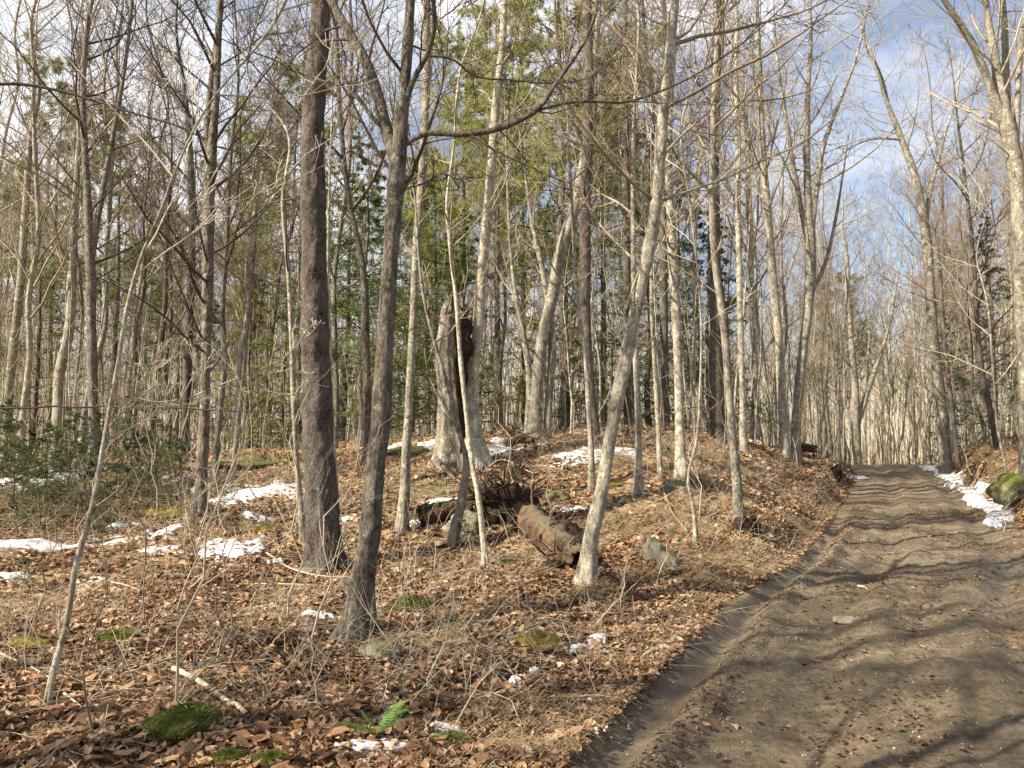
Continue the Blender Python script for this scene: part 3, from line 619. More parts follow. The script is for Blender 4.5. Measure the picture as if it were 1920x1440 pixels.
LAND = [(10, 'the left margin'), (104, 'the kinked pale stem'), (178, 'the moss-flanked stem'), (285, 'the spindly dark pole'), (348, 'the dark straight left trunk'), (385, 'the double-stemmed tree'), (450, 'the snowy clearing'), (595, 'the big pine'), (715, 'the forked front maple'),
 (765, 'the grey-green stem'), (845, 'the broken hollow maple'), (895, 'the old maple pair'), (1010, 'the ridged grey maple'), (1105, 'the straight dark knoll trunk'), (1150, 'the leaning pale trunk'), (1195, 'the smooth grey pole'), (1245, 'the near-black trunk'), (1272, 'the lichen-spotted tree'),
 (1343, 'the crest pine'), (1380, 'the knobbly grey tree'), (1465, 'the overhanging log'), (1510, 'the crest fork tree'), (1606, 'the road vanishing point'), (1690, 'the top of the road'), (1755, 'the crooked roadside tree'), (1800, 'the snow strip stem'), (1860, 'the right bank spruce'), (1920, 'the golden right edge maple')]
BARKS = {'tall': ['pale', 'greyish', 'mottled', 'cream', 'dark'], 'fork': ['pale', 'greyish', 'mottled', 'cream'], 'thin': ['pale', 'greyish', 'cream', 'dark', 'ashen', 'buff']}
ADJ = {'tall': 'tall tree', 'fork': 'forking tree', 'thin': 'slim pole tree'}
def zone(kind, i, x, y):
    px = 960 + FX * x / y; q = min(LAND, key=lambda l: abs(l[0] - px)); v = BARKS[kind]
    d = 'near' if y < 22 else 'fairly near' if y < 29 else 'middle-distance' if y < 37 else 'far' if y < 48 else 'very far'
    return f"{d} {v[i % len(v)]} {ADJ[kind]} {'left' if px < q[0] else 'right'} of {q[1]}"
def place(kind, i, x, y, sc=1.0, rz=0, label=None, group=None, tilt=(0, 0)):
    a, c_ = KINDS[kind][i % len(KINDS[kind])]
    if label is None:
        label = zone(kind, i, x, y); group = {'tall': 'tall leafless trees of the wood', 'fork': 'forking leafless trees of the wood', 'thin': 'slim leafless poles of the wood'}[kind]
    r = thing(NAMES[kind], label, 'tree', (x, y, g1(x, y)), rz, group)
    r.scale = (sc, sc, sc); r.rotation_euler = (tilt[0], tilt[1], rz)
    link('trunk', a, parent=r); link('crown', c_, parent=r)
pr = random.Random(21)
spots = []
def clear(x, y, m):
    e = x - road_left(y)
    if y < 50 and -m < e < RW + m: return False
    return all((x - a) ** 2 + (y - b) ** 2 > 1.1 for a, b in spots)
cnt = 0
while cnt < 285:
    y = math.sqrt(pr.uniform(15.5 ** 2, 62 ** 2)); x = pr.uniform(-.74, .74) * y
    if y < 20 and -4 < x < 5: continue
    if not clear(x, y, 1.2): continue
    px = 960 + FX * x / y
    if 1560 < px < 1760 and y < 40: continue
    spots.append((x, y))
    k = pr.choices(['tall', 'fork', 'thin'], [4, 1.5, 5] if y < 40 else [5, 2, 4])[0]
    place(k, pr.randrange(6), x, y, pr.uniform(.85, 1.15), pr.uniform(0, 6.28), tilt=(pr.gauss(0, .035), pr.gauss(0, .035))); cnt += 1
cnt = 0
while cnt < 42:
    y = pr.uniform(37, 64); px = pr.uniform(1500, 1990); x = (px - 960) / FX * y
    if not clear(x, y, .6): continue
    spots.append((x, y)); k = pr.choices(['tall', 'fork'], [3, 2])[0]
    place(k, pr.randrange(6), x, y, pr.uniform(.8, 1.05), pr.uniform(0, 6.28), tilt=(pr.gauss(0, .04), pr.gauss(0, .04))); cnt += 1
# trees left of and behind the photographer, whose shade bars the road
for (x, y, k, i) in [(-3.4, 1.6, 'tall', 1), (-5.6, -1.0, 'tall', 3), (-9.5, 2.4, 'tall', 2), (-8.2, -3.4, 'fork', 2), (-13.5, -2.5, 'tall', 4), (-4.8, -5.2, 'tall', 0),
                     (-17.5, 8.5, 'tall', 1), (-11, -8, 'tall', 2), (-19, -5, 'tall', 3), (-7.4, 1.2, 'thin', 4), (-4.3, 3.2, 'thin', 3), (-2.6, -2.4, 'thin', 5), (-14, 9.2, 'fork', 1), (-21, 2, 'tall', 0), (-9, -12, 'fork', 1), (-22, 12, 'tall', 4), (-3.1, -8.0, 'tall', 2), (-2.7, .5, 'thin', 5), (-2.3, 1.7, 'thin', 2), (-5.4, 3.6, 'thin', 4), (-3.7, -.5, 'tall', 0), (-6.3, 1.9, 'thin', 3), (-1.7, .3, 'thin', 1)]:
    place(k, i, x, y, 1.0, x * 3 + y, f'leafless {"forking" if k == "fork" else "slim" if k == "thin" else "tall"} tree standing outside the photograph, left behind the camera', 'trees beside and behind the camera')

# far wood: one mass
g = np.random.default_rng(77)
b = Buf(); n = 640
y = np.sqrt(g.uniform(62 ** 2, 135 ** 2, n)); x = g.uniform(-.85, .85, n) * y
z = gz(x, y); H = g.uniform(11, 19, n); k = 6
u = np.linspace(0, 1, k)[None, :, None]
TP = np.stack([x, y, z - .3], 1)[:, None, :] + u * np.stack([g.normal(size=n) * 1.0, g.normal(size=n) * 1.0, H], 1)[:, None, :]
TP[:, 1:-1, :2] += g.normal(size=(n, k - 2, 2)) * .16
TR = (g.uniform(.07, .2, n)[:, None]) * np.linspace(1, .1, k)[None]
b.tubes(TP, TR, 5)
P1, R1 = grow(g, TP, TR, 13, .25, .98, .24, 42, .15, .12, 4, .6, .02, .4); b.tubes(P1, R1, 3)
P2, R2 = grow(g, P1, R1, 6, .2, .95, .5, 38, .05, .12, 2, .7, .014, .3); b.tubes(P2, R2, 3)
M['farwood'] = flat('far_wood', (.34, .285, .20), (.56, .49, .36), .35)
tag(link('distant_wood', b.mesh('distant_wood'), M['farwood']), 'far off leafless wood closing the view', kind='stuff')
# thin brush and poles under the trees, read as a mass
b = Buf(); n = 2600
y = np.sqrt(g.uniform(15 ** 2, 75 ** 2, n)); x = g.uniform(-.8, .8, n) * y
ok = ~((x - road_left(y) > -.8) & (x - road_left(y) < RW + .8) & (y < 50)); x = x[ok]; y = y[ok]; n = len(x)
z = gz(x, y); H = g.uniform(1.0, 4.5, n); k = 5; u = np.linspace(0, 1, k)[None, :, None]
TP = np.stack([x, y, z - .05], 1)[:, None, :] + u * np.stack([g.normal(size=n) * .35, g.normal(size=n) * .35, H], 1)[:, None, :]
TP[:, 1:, :2] += g.normal(size=(n, k - 1, 2)) * .05
TR = (g.uniform(.006, .016, n) * (1 + y / 50))[:, None] * np.linspace(1, .3, k)[None]
b.tubes(TP, TR, 3)
P1, R1 = grow(g, TP, TR, 6, .2, .95, .32, 45, .08, .15, 2, .7, .005, .3); b.tubes(P1, R1, 3)
tag(link('underbrush', b.mesh('underbrush'), M['twig']), 'thin leafless underbrush filling the wood below the trees', kind='stuff')

b = Buf(); n = 1300
y = np.sqrt(g.uniform(17 ** 2, 80 ** 2, n)); x = g.uniform(-.8, .8, n) * y
ok = ~((x - road_left(y) > -1) & (x - road_left(y) < RW + 1) & (y < 50)); x = x[ok]; y = y[ok]; n = len(x)
z = gz(x, y); H = g.uniform(4, 10, n); k = 7; u = np.linspace(0, 1, k)[None, :, None]
TP = np.stack([x, y, z - .05], 1)[:, None, :] + u * np.stack([g.normal(size=n) * .6, g.normal(size=n) * .6, H], 1)[:, None, :]
TP[:, 1:, :2] += g.normal(size=(n, k - 1, 2)) * .07
TR = (g.uniform(.012, .032, n) * (1 + y / 90))[:, None] * np.linspace(1, .15, k)[None]
b.tubes(TP, TR, 4)
P1, R1 = grow(g, TP, TR, 10, .25, .95, .22, 42, .1, .15, 3, .5, .005, .4); b.tubes(P1, R1, 3)
tag(link('pole_thicket', b.mesh('pole_thicket'), M['pale']), 'pale thin young poles crowding the wood between the trees', kind='stuff')
# ------------------------------------------------------------------ conifers
def needles(g, P, R, per, ln, wd, spread, flatk=1.0):
    """leaf sized blades along the twigs"""
    m = len(P); t = g.random((m, per)); p, tg, _ = sample(P, R, t)
    d = g.normal(size=p.shape) * spread * np.array([1, 1, flatk]) + tg; d = unit(d)
    s = unit(np.cross(d, g.normal(size=p.shape) * np.array([.5, .5, 1]) + np.array([0, 0, .6])))
    L = (ln * g.uniform(.6, 1.3, p.shape[:2]))[..., None]; w = wd
    a = p; c = p + d * L; mid = p + d * L * .5
    V = np.stack([a, mid + s * w, c, mid - s * w], 2).reshape(-1, 3); i = np.arange(len(V) // 4)[:, None] * 4
    return V, i + np.arange(4)[None]
def conifer_mesh(seed, H, r, kind):
    g = np.random.default_rng(seed); k = 12; z = np.linspace(-.1, H, k)
    P = np.stack([np.cumsum(g.normal(size=k)) * .03, np.cumsum(g.normal(size=k)) * .03, z], 1); P[0, :2] = 0
    R = r * np.linspace(1, .06, k)
    tb = Buf(); C = catmull(np.concatenate([P, R[:, None]], 1), 40); tb.tubes(C[None, :, :3], C[None, :, 3], 9, .07, seed)
    bb = Buf(); nb = Buf(); TP = P[None]; TR = R[None]
    if kind == 'hemlock':
        P1, R1 = grow(g, TP, TR, int(9 * H) if H > 3 else int(26 * H), .06, .99, .30 if H > 3 else .55, 86, .03, .08, 7, .3, .005, .85, grav=.02, perp=(1, 1, .1))
        P2, R2 = grow(g, P1, R1, 9, .2, .99, .36, 48, -.02, .08, 4, .5, .003, .6, perp=(1, 1, .15))
        P3, R3 = grow(g, P2, R2, 4, .2, .98, .5, 45, -.02, .08, 3, .6, .0025, .4, perp=(1, 1, .15))
        sm = H < 3; V, Q = needles(g, P3, R3, 7, .030 if sm else .085, .0042 if sm else .011, .6, .4); nb.add(V, Q)
        V, Q = needles(g, P2, R2, 14 if sm else 12, .030 if sm else .085, .0042 if sm else .011, .6, .4); nb.add(V, Q)
        bb.tubes(P1, R1, 4); bb.tubes(P2, R2, 3)
    elif kind == 'spruce':
        P1, R1 = grow(g, TP, TR, int(14 * H), .05, .99, .20, 92, .02, .06, 6, .3, .005, .9, perp=(1, 1, .1), grav=.01)
        P2, R2 = grow(g, P1, R1, 8, .2, .99, .32, 50, .0, .08, 4, .5, .003, .5, perp=(1, 1, .3))
        V, Q = needles(g, P2, R2, 16, .07, .010, .6, .7); nb.add(V, Q); V, Q = needles(g, P1, R1, 22, .07, .010, .6, .7); nb.add(V, Q)
        bb.tubes(P1, R1, 4); bb.tubes(P2, R2, 3)
    else:
        P1, R1 = grow(g, TP, TR, int(2.6 * H), .38, .99, .22, 78, .07, .09, 7, .35, .01, .55, perp=(1, 1, .15))
        P2, R2 = grow(g, P1, R1, 9, .3, .99, .30, 48, .07, .1, 4, .5, .006, .4)
        P3, R3 = grow(g, P2, R2, 5, .3, .99, .45, 45, .08, .1, 3, .6, .004, .3)
        V, Q = needles(g, P3[:, 1:], R3[:, 1:], 20, .20, .014, .8); nb.add(V, Q)
        bb.tubes(P1, R1, 4); bb.tubes(P2, R2, 3)
    return tb.mesh('trunk'), bb.mesh('branches'), nb.mesh('needles', smooth=False)
CON = {'hemlock': [conifer_mesh(400 + i, 7 + 1.5 * i, .09 + .02 * i, 'hemlock') for i in range(3)],
       'small_hemlock': [conifer_mesh(420 + i, 1.1 + .3 * i, .018, 'hemlock') for i in range(3)],
       'spruce': [conifer_mesh(440 + i, 6 + i * 2, .08, 'spruce') for i in range(2)],
       'pine': [conifer_mesh(460 + i, 15 + 2 * i, .17, 'pine') for i in range(3)]}
def conifer(kind, i, px, Y, label, nm='conifer', mat=None, sc=1.0, group=None, py=None, cat='conifer'):
    tm, bm_, nm_ = CON[kind][i % len(CON[kind])]
    x = at(px, 800, Y)[0] if py is None else hit(px, py)[0]
    if py is not None: Y = hit(px, py)[1]
    r = thing(nm, label, cat, (x, Y, g1(x, Y)), px * .37, group); r.scale = (sc,) * 3
    link('trunk', tm, M['dark'], r); link('branches', bm_, M['twig_dark'], r)
    if not nm_.materials: nm_.materials.append(None)
    o = link('needles', nm_, None, r); o.material_slots[0].link = 'OBJECT'
    o.material_slots[0].material = M[mat or {'hemlock': 'hemlock', 'small_hemlock': 'hemlock', 'spruce': 'spruce', 'pine': 'pineneedle'}[kind]]
conifer('hemlock', 0, 672, 17.5, 'dark green hemlock filling the gap between the big pine and forked maple', 'hemlock_tree')
conifer('hemlock', 1, 770, 20, 'deep green hemlock just right of the forked maple', 'hemlock_tree', sc=.9)
conifer('hemlock', 0, 860, 19, 'shaded hemlock behind the broken hollow maple', 'hemlock_tree', sc=.8)
conifer('hemlock', 2, 640, 24, 'farther hemlock showing pale gaps left of the forked maple', 'hemlock_tree')
conifer('hemlock', 0, 985, 19.5, 'olive hemlock with low boughs hanging before the ridged maple', 'hemlock_tree', 'yellowgreen', .62)
conifer('hemlock', 1, 1062, 21, 'green hemlock right behind the ridged maple on the knoll', 'hemlock_tree', sc=.6)
conifer('hemlock', 2, 1190, 22, 'tall dark hemlock with flat boughs against blue sky right of centre', 'hemlock_tree', sc=1.0)
conifer('hemlock', 1, 1275, 24, 'dark hemlock half hidden by the lichen-spotted tree', 'hemlock_tree', sc=1.0)
conifer('pine', 0, 1055, 23, 'bright yellow-green pine crown at the top centre', 'pine_tree', 'yellowgreen', 1.1)
conifer('pine', 1, 870, 27, 'sunlit pine crown over the broken hollow maple', 'pine_tree', 'yellowgreen', .85)
conifer('pine', 2, 985, 30, 'second sunlit pine lower behind the top centre one', 'pine_tree', 'yellowgreen', .85)
conifer('pine', 1, 90, 31, 'olive pine crown high at the far left', 'pine_tree', sc=.95)
conifer('pine', 2, 470, 34, 'yellow-green pine between the double-stemmed tree and big pine', 'pine_tree', 'yellowgreen', .8)
conifer('pine', 0, 330, 37, 'dull green pine deep in the left wood', 'pine_tree', sc=.8)
conifer('pine', 2, 935, 26, 'sunlit pine crown between the grey-green stem and ridged maple', 'pine_tree', 'yellowgreen', .8)
conifer('pine', 0, 800, 31, 'yellow-green pine crown over the grey-green stem', 'pine_tree', 'yellowgreen', .8)
conifer('pine', 1, 1130, 28, 'yellow-green pine right of the straight dark knoll trunk', 'pine_tree', 'yellowgreen', .9)
conifer('pine', 2, 560, 29, 'faint green pine crown at the left of the big pine', 'pine_tree', None, .8)
conifer('pine', 0, 210, 28, 'olive pine crown left of the spindly dark pole', 'pine_tree', None, .85)
conifer('hemlock', 2, 820, 23, 'olive hemlock glowing left of the broken hollow maple', 'hemlock_tree', 'yellowgreen', .8)
conifer('hemlock', 0, 1100, 24, 'olive hemlock low behind the straight dark knoll trunk', 'hemlock_tree', 'yellowgreen', .7)
conifer('hemlock', 1, 720, 26, 'olive hemlock low between the forked maple and the big pine', 'hemlock_tree', 'yellowgreen', .8)
conifer('hemlock', 2, 250, 26, 'green hemlock low in the left wood', 'hemlock_tree', None, .7)
conifer('hemlock', 0, 1330, 25, 'dark hemlock boughs beside the crest pine', 'hemlock_tree', None, 1.1)
conifer('spruce', 1, 1868, 25, 'dark spruce on the right bank beside the golden maple', 'spruce_tree')
conifer('spruce', 0, 1790, 33, 'smaller spruce left of the dark right bank spruce', 'spruce_tree', sc=1.1)
conifer('hemlock', 0, 465, 22, 'yellow-green low hemlock glowing behind the snowy clearing', 'hemlock_tree', 'yellowgreen', .75)
conifer('hemlock', 1, 530, 23, 'pale green hemlock just left of the big pine foot', 'hemlock_tree', 'yellowgreen', .6)
conifer('hemlock', 0, 380, 23, 'soft green hemlock behind the double-stemmed tree', 'hemlock_tree', sc=.7)
conifer('hemlock', 2, 60, 24, 'grey-green hemlock among the far left trunks', 'hemlock_tree', sc=.8)
conifer('pine', 0, 1580, 55, 'far pine beyond the road crest', 'pine_tree', sc=.9)
for j, (px, py, i, s, lab) in enumerate([(20, 985, 2, .85, 'bushy young hemlock at the left edge over snow'), (95, 945, 1, .9, 'second young hemlock from the left edge'), (165, 930, 2, .8, 'young hemlock behind the slanting beech sapling'),
        (235, 930, 0, 1.0, 'young hemlock right of the slanting beech sapling'), (300, 915, 1, .85, 'young hemlock nearest the double-stemmed tree'), (150, 985, 0, .8, 'low young hemlock in front of the left evergreens'), (345, 900, 0, .7, 'smallest young hemlock by the mossy ridge'), (0, 900, 1, 1.1, 'young hemlock cut by the left picture edge'), (120, 965, 2, .8, 'bushy young hemlock over the middle of the left snow'), (260, 900, 2, .9, 'young hemlock low before the spindly dark pole'), (320, 935, 1, .7, 'young hemlock just left of the double-stemmed tree foot'), (30, 935, 0, 1.0, 'young hemlock filling the far left edge behind the others'), (130, 895, 1, .95, 'farther young hemlock low behind the evergreens'), (270, 965, 2, .6, 'young hemlock right in front of the mossy hump'), (210, 1000, 0, .6, 'small young hemlock right beside the beech sapling snow'), (75, 1000, 1, .6, 'young hemlock over the long snow strip'), (55, 1100, 0, .32, 'tiny hemlock seedling at the left beside snow'), (960, 905, 0, .3, 'tiny green hemlock seedling on the knoll'), (865, 1020, 0, .35, 'little green hemlock at the foot of the bent stem')]):
    conifer('small_hemlock', i, px, None, lab, 'young_hemlock', 'hemlock_young', s * (1.1 if s > .5 else 1), 'young hemlocks on the forest floor', py, 'young conifer')

# ------------------------------------------------------------------ saplings in the foreground
def whip_mesh(seed, H):
    g = np.random.default_rng(seed); k = 9
    P = np.stack([np.cumsum(g.normal(size=k)) * .045 * H, np.cumsum(g.normal(size=k)) * .045 * H, np.linspace(-.04, H, k)], 1); P[0, :2] = 0
    R = (.0045 + .0025 * H) * np.linspace(1, .3, k); b = Buf(); b.tubes(P[None], R[None], 6)
    P1, R1 = grow(g, P[None], R[None], 7, .25, .98, .32, 42, .05, .12, 6, .6, .0016, .4); b.tubes(P1, R1, 4)
    P2, R2 = grow(g, P1, R1, 4, .2, .98, .4, 42, .02, .12, 4, .7, .0012, .3); b.tubes(P2, R2, 3)
    return b.mesh('sapling')
WH = [whip_mesh(500 + i, h) for i, h in enumerate([.7, 1.0, 1.3, 1.6, 2.0, 2.4, 1.1, .8])]
for i, w in enumerate(WH): w.materials.append(M[['twig_pale', 'twig_red', 'twig', 'twig_pale'][i % 4]])
WSP = [(330,1330,4,'left of the white stick'),(375,1310,6,'right above the white stick'),(180,1400,1,'by the bottom left moss'),(640,1250,3,'touching the forked maple base'),(540,1160,4,'between the pine and forked maple'),(475,1180,0,'in the leaf litter left of the pine'),
 (255,1120,5,'beside the green moss'),(330,1120,3,'above the white stick'),(420,1100,2,'below the large front snow patch'),(120,1150,1,'near the golden moss'),(740,1240,1,'right of the mossy stone'),(800,1300,7,'above the front snow scraps'),
 (770,1120,2,'behind the moss tussock'),(890,1110,0,'in dry grass left of the leaning trunk'),(930,960,3,'before the root mass'),(975,1010,6,'crossing the dark fallen log'),(1040,1070,2,'by the log end'),(1160,1150,0,'on the grassy bank'),
 (1230,1100,7,'below the lichened rock'),(1340,1000,3,'between the bank trees'),(1420,1010,7,'at the bank foot near the road'),(560,1000,5,'against the pine trunk'),(650,1060,4,'just right of the pine foot'),(700,1040,5,'behind the forked maple'),
 (820,1080,6,'left of the slender pale sapling'),(290,980,4,'beside the young hemlocks'),(450,1010,3,'at the snow patch edge'),(500,960,5,'behind the snow patch'),(40,1230,2,'at the left edge'),(230,1270,6,'in the leaves near the left edge'),(600,1330,0,'bottom centre-left among leaves'),
 (1480,930,1,'on the road bank slope'),(1530,900,0,'near the small root stump'),(1880,1000,0,'right of the snow strip'),(1840,900,3,'on the right bank'),(430,1240,1,'right of the white stick'),(700,1150,7,'beside the forked maple trunk'),(1000,1150,7,'in dry grass below the log'),(150,1060,4,'behind the slanting beech sapling'),(380,1180,3,'in the middle of the left litter')]
for px, py, i, lab in WSP:
    h_ = hit(px, py)
    o = link('sapling', WH[i], loc=h_, rot=(random.gauss(0, .14), random.gauss(0, .14), px * .7)); tag(o, 'thin bare sapling ' + lab, 'sapling', 'bare saplings rising from the litter')
# brambles and twiggy tangle on the bank: uncountable
g = np.random.default_rng(31)
def ground_pts(n, y0, y1, xl=-.72, xr=.72, pw=2.0, cond=None):
    y = (g.uniform(y0 ** pw, y1 ** pw, n)) ** (1 / pw); x = g.uniform(xl, xr, n) * y
    ok = (x - road_left(y) < -.02) | (x - road_left(y) > RW + .05)
    if cond is not None: ok &= cond(x, y)
    return x[ok], y[ok]
x, y = ground_pts(4200, 4.3, 17, pw=1.6, xr=.5)
keep = (fbm2(x * .8 + 3, y * .8, 3) + .18 > 0); x = x[keep]; y = y[keep]; n = len(x)
z = gz(x, y); k = 5; a = g.uniform(0, 6.28, n); ln = g.uniform(.2, .75, n); el = g.uniform(.15, 1.3, n)
d = np.stack([np.cos(a) * np.cos(el), np.sin(a) * np.cos(el), np.sin(el)], 1)
P = np.empty((n, k, 3)); P[:, 0] = np.stack([x, y, z], 1)
for j in range(1, k):
    d = unit(d + g.normal(size=d.shape) * .14 + np.array([0, 0, -.12])); P[:, j] = P[:, j - 1] + d * (ln / (k - 1))[:, None]
R = g.uniform(.0016, .004, n)[:, None] * np.linspace(1, .4, k)[None]
b = Buf(); b.tubes(P, R, 3); P1, R1 = grow(g, P, R, 3, .2, .95, .5, 40, 0, .12, 3, .7, .0012, .3); b.tubes(P1, R1, 3)
tag(link('bramble_tangle', b.mesh('bramble_tangle'), M['twig_pale']), 'tangle of fine bare stems over the leaf litter', kind='stuff')

# ------------------------------------------------------------------ leaf litter
LV = np.array([[0, 0, 0], [-.30, .30, .10], [-.26, .72, .12], [0, 1, .04], [.26, .72, .12], [.30, .30, .10], [0, .5, -.02]])
LQ = np.array([[0, 6, 2, 1], [6, 3, 2, 2], [0, 5, 4, 6], [6, 4, 3, 3]])
LQ4 = np.array([[0, 6, 2, 1], [0, 5, 4, 6]]); LT = np.array([[6, 3, 2], [6, 4, 3]])
def leaves(x, y, z, size, tint, tiltmax=.9):
    n = len(x); a = g.uniform(0, 6.28, n); t = g.normal(0, tiltmax * .45, n); t2 = g.normal(0, tiltmax * .45, n)
    s = size * g.uniform(.35, 1.3, n); V = np.repeat(LV[None], n, 0).copy()
    V[:, :, 0] *= g.uniform(.7, 1.3, n)[:, None]; V[:, :, 2] *= g.uniform(-1.6, 2.2, n)[:, None]; V[:, :, 2] += (V[:, :, 1] - .5) ** 2 * g.uniform(-.6, 1.0, n)[:, None]; V[:, :, 1] -= .5
    V += g.normal(0, .035, V.shape); V *= s[:, None, None]
    c, s_ = np.cos(t)[:, None], np.sin(t)[:, None]; yv, zv = V[..., 1] * c - V[..., 2] * s_, V[..., 1] * s_ + V[..., 2] * c; V[..., 1], V[..., 2] = yv, zv
    c, s_ = np.cos(t2)[:, None], np.sin(t2)[:, None]; xv, zv = V[..., 0] * c - V[..., 2] * s_, V[..., 0] * s_ + V[..., 2] * c; V[..., 0], V[..., 2] = xv, zv
    c, s_ = np.cos(a)[:, None], np.sin(a)[:, None]; xv, yv = V[..., 0] * c - V[..., 1] * s_, V[..., 0] * s_ + V[..., 1] * c; V[..., 0], V[..., 1] = xv, yv
    V += np.stack([x, y, z + .012 + g.random(n) * .02], 1)[:, None, :]
    i = np.arange(n)[:, None, None] * 7
    return V.reshape(-1, 3), (LQ4[None] + i).reshape(-1, 4), (LT[None] + i).reshape(-1, 3), np.repeat(tint, 7)
b = Buf()
def litter(n, y0, y1, size, pw=1.4, xr=.75):
    x, y = ground_pts(n, y0, y1, -.76, xr, pw)
    patch = fbm2(x * .7, y * .7, 4)
    gr = fbm2(x * 1.3 + 40, y * 1.3, 3)
    keep = g.random(len(x)) < np.clip(.85 + 1.7 * gr, .06, 1)
    x, y, patch = x[keep], y[keep], patch[keep]
    tint = np.clip(g.beta(1.5, 2.1, len(x)) + patch * .45 , 0, 1)
    b.add(*leaves(x, y, gz(x, y) + .03 * 0, size, tint)[:3], a=tint.repeat(7))
litter(64000, 3.2, 9, .066, 1.3)
litter(46000, 8, 17, .082, 1.3)
litter(20000, 16, 40, .16, 1.3, .75)
y = g.uniform(2.9, 20, 15000); x = road_left(y) - np.abs(g.normal(0, .55, 15000)) + .07
tint = np.clip(g.beta(2, 1.9, len(x)) + .25 * fbm2(x, y, 3), 0, 1); V, Q, T, _ = leaves(x, y, gz(x, y) + .01, .055, tint); b.add(V, Q, T, tint.repeat(7))
# leaves blown on the road, thick along its edges
y = g.uniform(3, 30, 9000) ; e = np.where(g.random(9000) < .62, RW * g.beta(.35, .7, 9000), RW * g.random(9000)); x = road_left(y) + e
kp = (g.random(len(x)) < .14 + .9 * np.clip(fbm2(e * 1.6 + 9, y * .5, 3), 0, 1) + .5 * (e < .12) + .6 * (e > RW - .45)) & (np.abs(e - .24) > .10); x, y = x[kp], y[kp]
tint = .8 * g.beta(1.3, 3, len(x)); V, Q, T, _ = leaves(x, y, rz_(x, y), .05, tint, .5); b.add(V, Q, T, tint.repeat(7))
y = g.uniform(3, 16, 22000); e = RW * g.random(22000); x = road_left(y) + e
kp = (g.random(len(x)) < np.clip(.04 + 1.3 * fbm2(e * 2.2 + 3, y * .9, 4) + .55 * np.exp(-((e - .52) / .16) ** 2), 0, 1)) & (np.abs(e - .24) > .11); x, y = x[kp], y[kp]
tint = .45 * g.beta(1.2, 3, len(x)); V, Q, T, _ = leaves(x, y, rz_(x, y) - .01, .034, tint, .5); b.add(V, Q, T, tint.repeat(7))
tag(link('leaf_litter', b.mesh('leaf_litter', False, 'tint'), M['leaf']), 'curled brown and tan dead leaves carpeting the forest floor', kind='stuff')
# the nearest single leaves, parts of the ground
LM = []
for i in range(8):
    tt = np.array([.25 + .09 * i]); V, Q, T, a = leaves(np.zeros(1), np.zeros(1), np.zeros(1), .078, tt, .5)
    # finer outline
    LM.append(mesh('leaf', V, Q, T, False, {'tint': a}))
x, y = ground_pts(900, 3.15, 5.2, -.62, .1, 1.2); x = x[:290]; y = y[:290]; z = gz(x, y) + .03
for i in range(len(x)):
    link('leaf', LM[i % 8], M['leaf'], floor, (x[i], y[i], z[i]), (g.normal(0, .2), g.normal(0, .2), g.uniform(0, 6.28)))
# dry grass
def blades(x, y, ln, wd, lie=.9, aim=None):
    n = len(x); z = gz(x, y); a = g.uniform(0, 6.28, n) if aim is None else aim + g.normal(0, .7, n); el = g.uniform(.1, lie, n)
    d = np.stack([np.cos(a) * np.cos(el), np.sin(a) * np.cos(el), np.sin(el)], 1); L = (ln * g.uniform(.5, 1.3, n))[:, None]
    s = unit(np.cross(d, g.normal(size=d.shape))) * wd
    p0 = np.stack([x, y, z + .01], 1); p1 = p0 + d * L * .5 + np.array([0, 0, .02]); p2 = p0 + d * L - np.array([0, 0, 1]) * L * .22
    V = np.stack([p0 - s, p0 + s, p1 + s * .8, p1 - s * .8, p2], 1).reshape(-1, 3); i = np.arange(n)[:, None] * 5
    return V, i + np.array([[0, 1, 2, 3]]), i + np.array([[3, 2, 4]])
b = Buf()
y = g.uniform(3, 17, 4500) ; x = road_left(y) - np.abs(g.normal(0, .30, len(y))) - .0
b.add(*blades(x, y, .13, .0022, .8, 5.8))
x, y = ground_pts(60000, 4, 15, -.1, .5, 1.5, lambda x, y: (x - road_left(y) > -3.6)); kp = fbm2(x * 1.1 + 12, y * 1.1, 3) > .02; x, y = x[kp], y[kp]
b.add(*blades(x, y, .20, .002, .7, 5.6))
x, y = ground_pts(9000, 3.3, 9, -.7, .1, 1.5); kp = fbm2(x * 1.3 + 22, y * 1.3, 3) > .12; x, y = x[kp], y[kp]; b.add(*blades(x, y, .2, .0022, .7))
y = g.uniform(8, 30, 9000); x = road_left(y) + RW + np.abs(g.normal(0, .9, len(y))) + .5; b.add(*blades(x, y, .2, .004, .9))
tag(link('dry_grass', b.mesh('dry_grass', False), M['straw']), 'matted straw coloured dead grass along the road edge and bank', kind='stuff')
# fallen twigs
n = 4200; x, y = ground_pts(n, 3.2, 16, pw=1.5); n = len(x); k = 4; a = g.uniform(0, 6.28, n); d = np.stack([np.cos(a), np.sin(a), g.normal(0, .08, n)], 1); ln = g.uniform(.08, .45, n)
P = np.empty((n, k, 3)); P[:, 0] = np.stack([x, y, gz(x, y) + .03], 1)
for j in range(1, k):
    d = unit(d + g.normal(size=d.shape) * .12); P[:, j] = P[:, j - 1] + d * (ln / (k - 1))[:, None]
P[..., 2] = np.maximum(gz(P[..., 0], P[..., 1]) + .02, P[..., 2] * .5 + .5 * gz(P[..., 0], P[..., 1]) + .015)
b = Buf(); b.tubes(P, g.uniform(.0018, .005, n)[:, None] * np.linspace(1, .5, k)[None], 3)
tag(link('twig_litter', b.mesh('twig_litter'), M['twig']), 'small fallen twigs scattered over the leaves', kind='stuff')
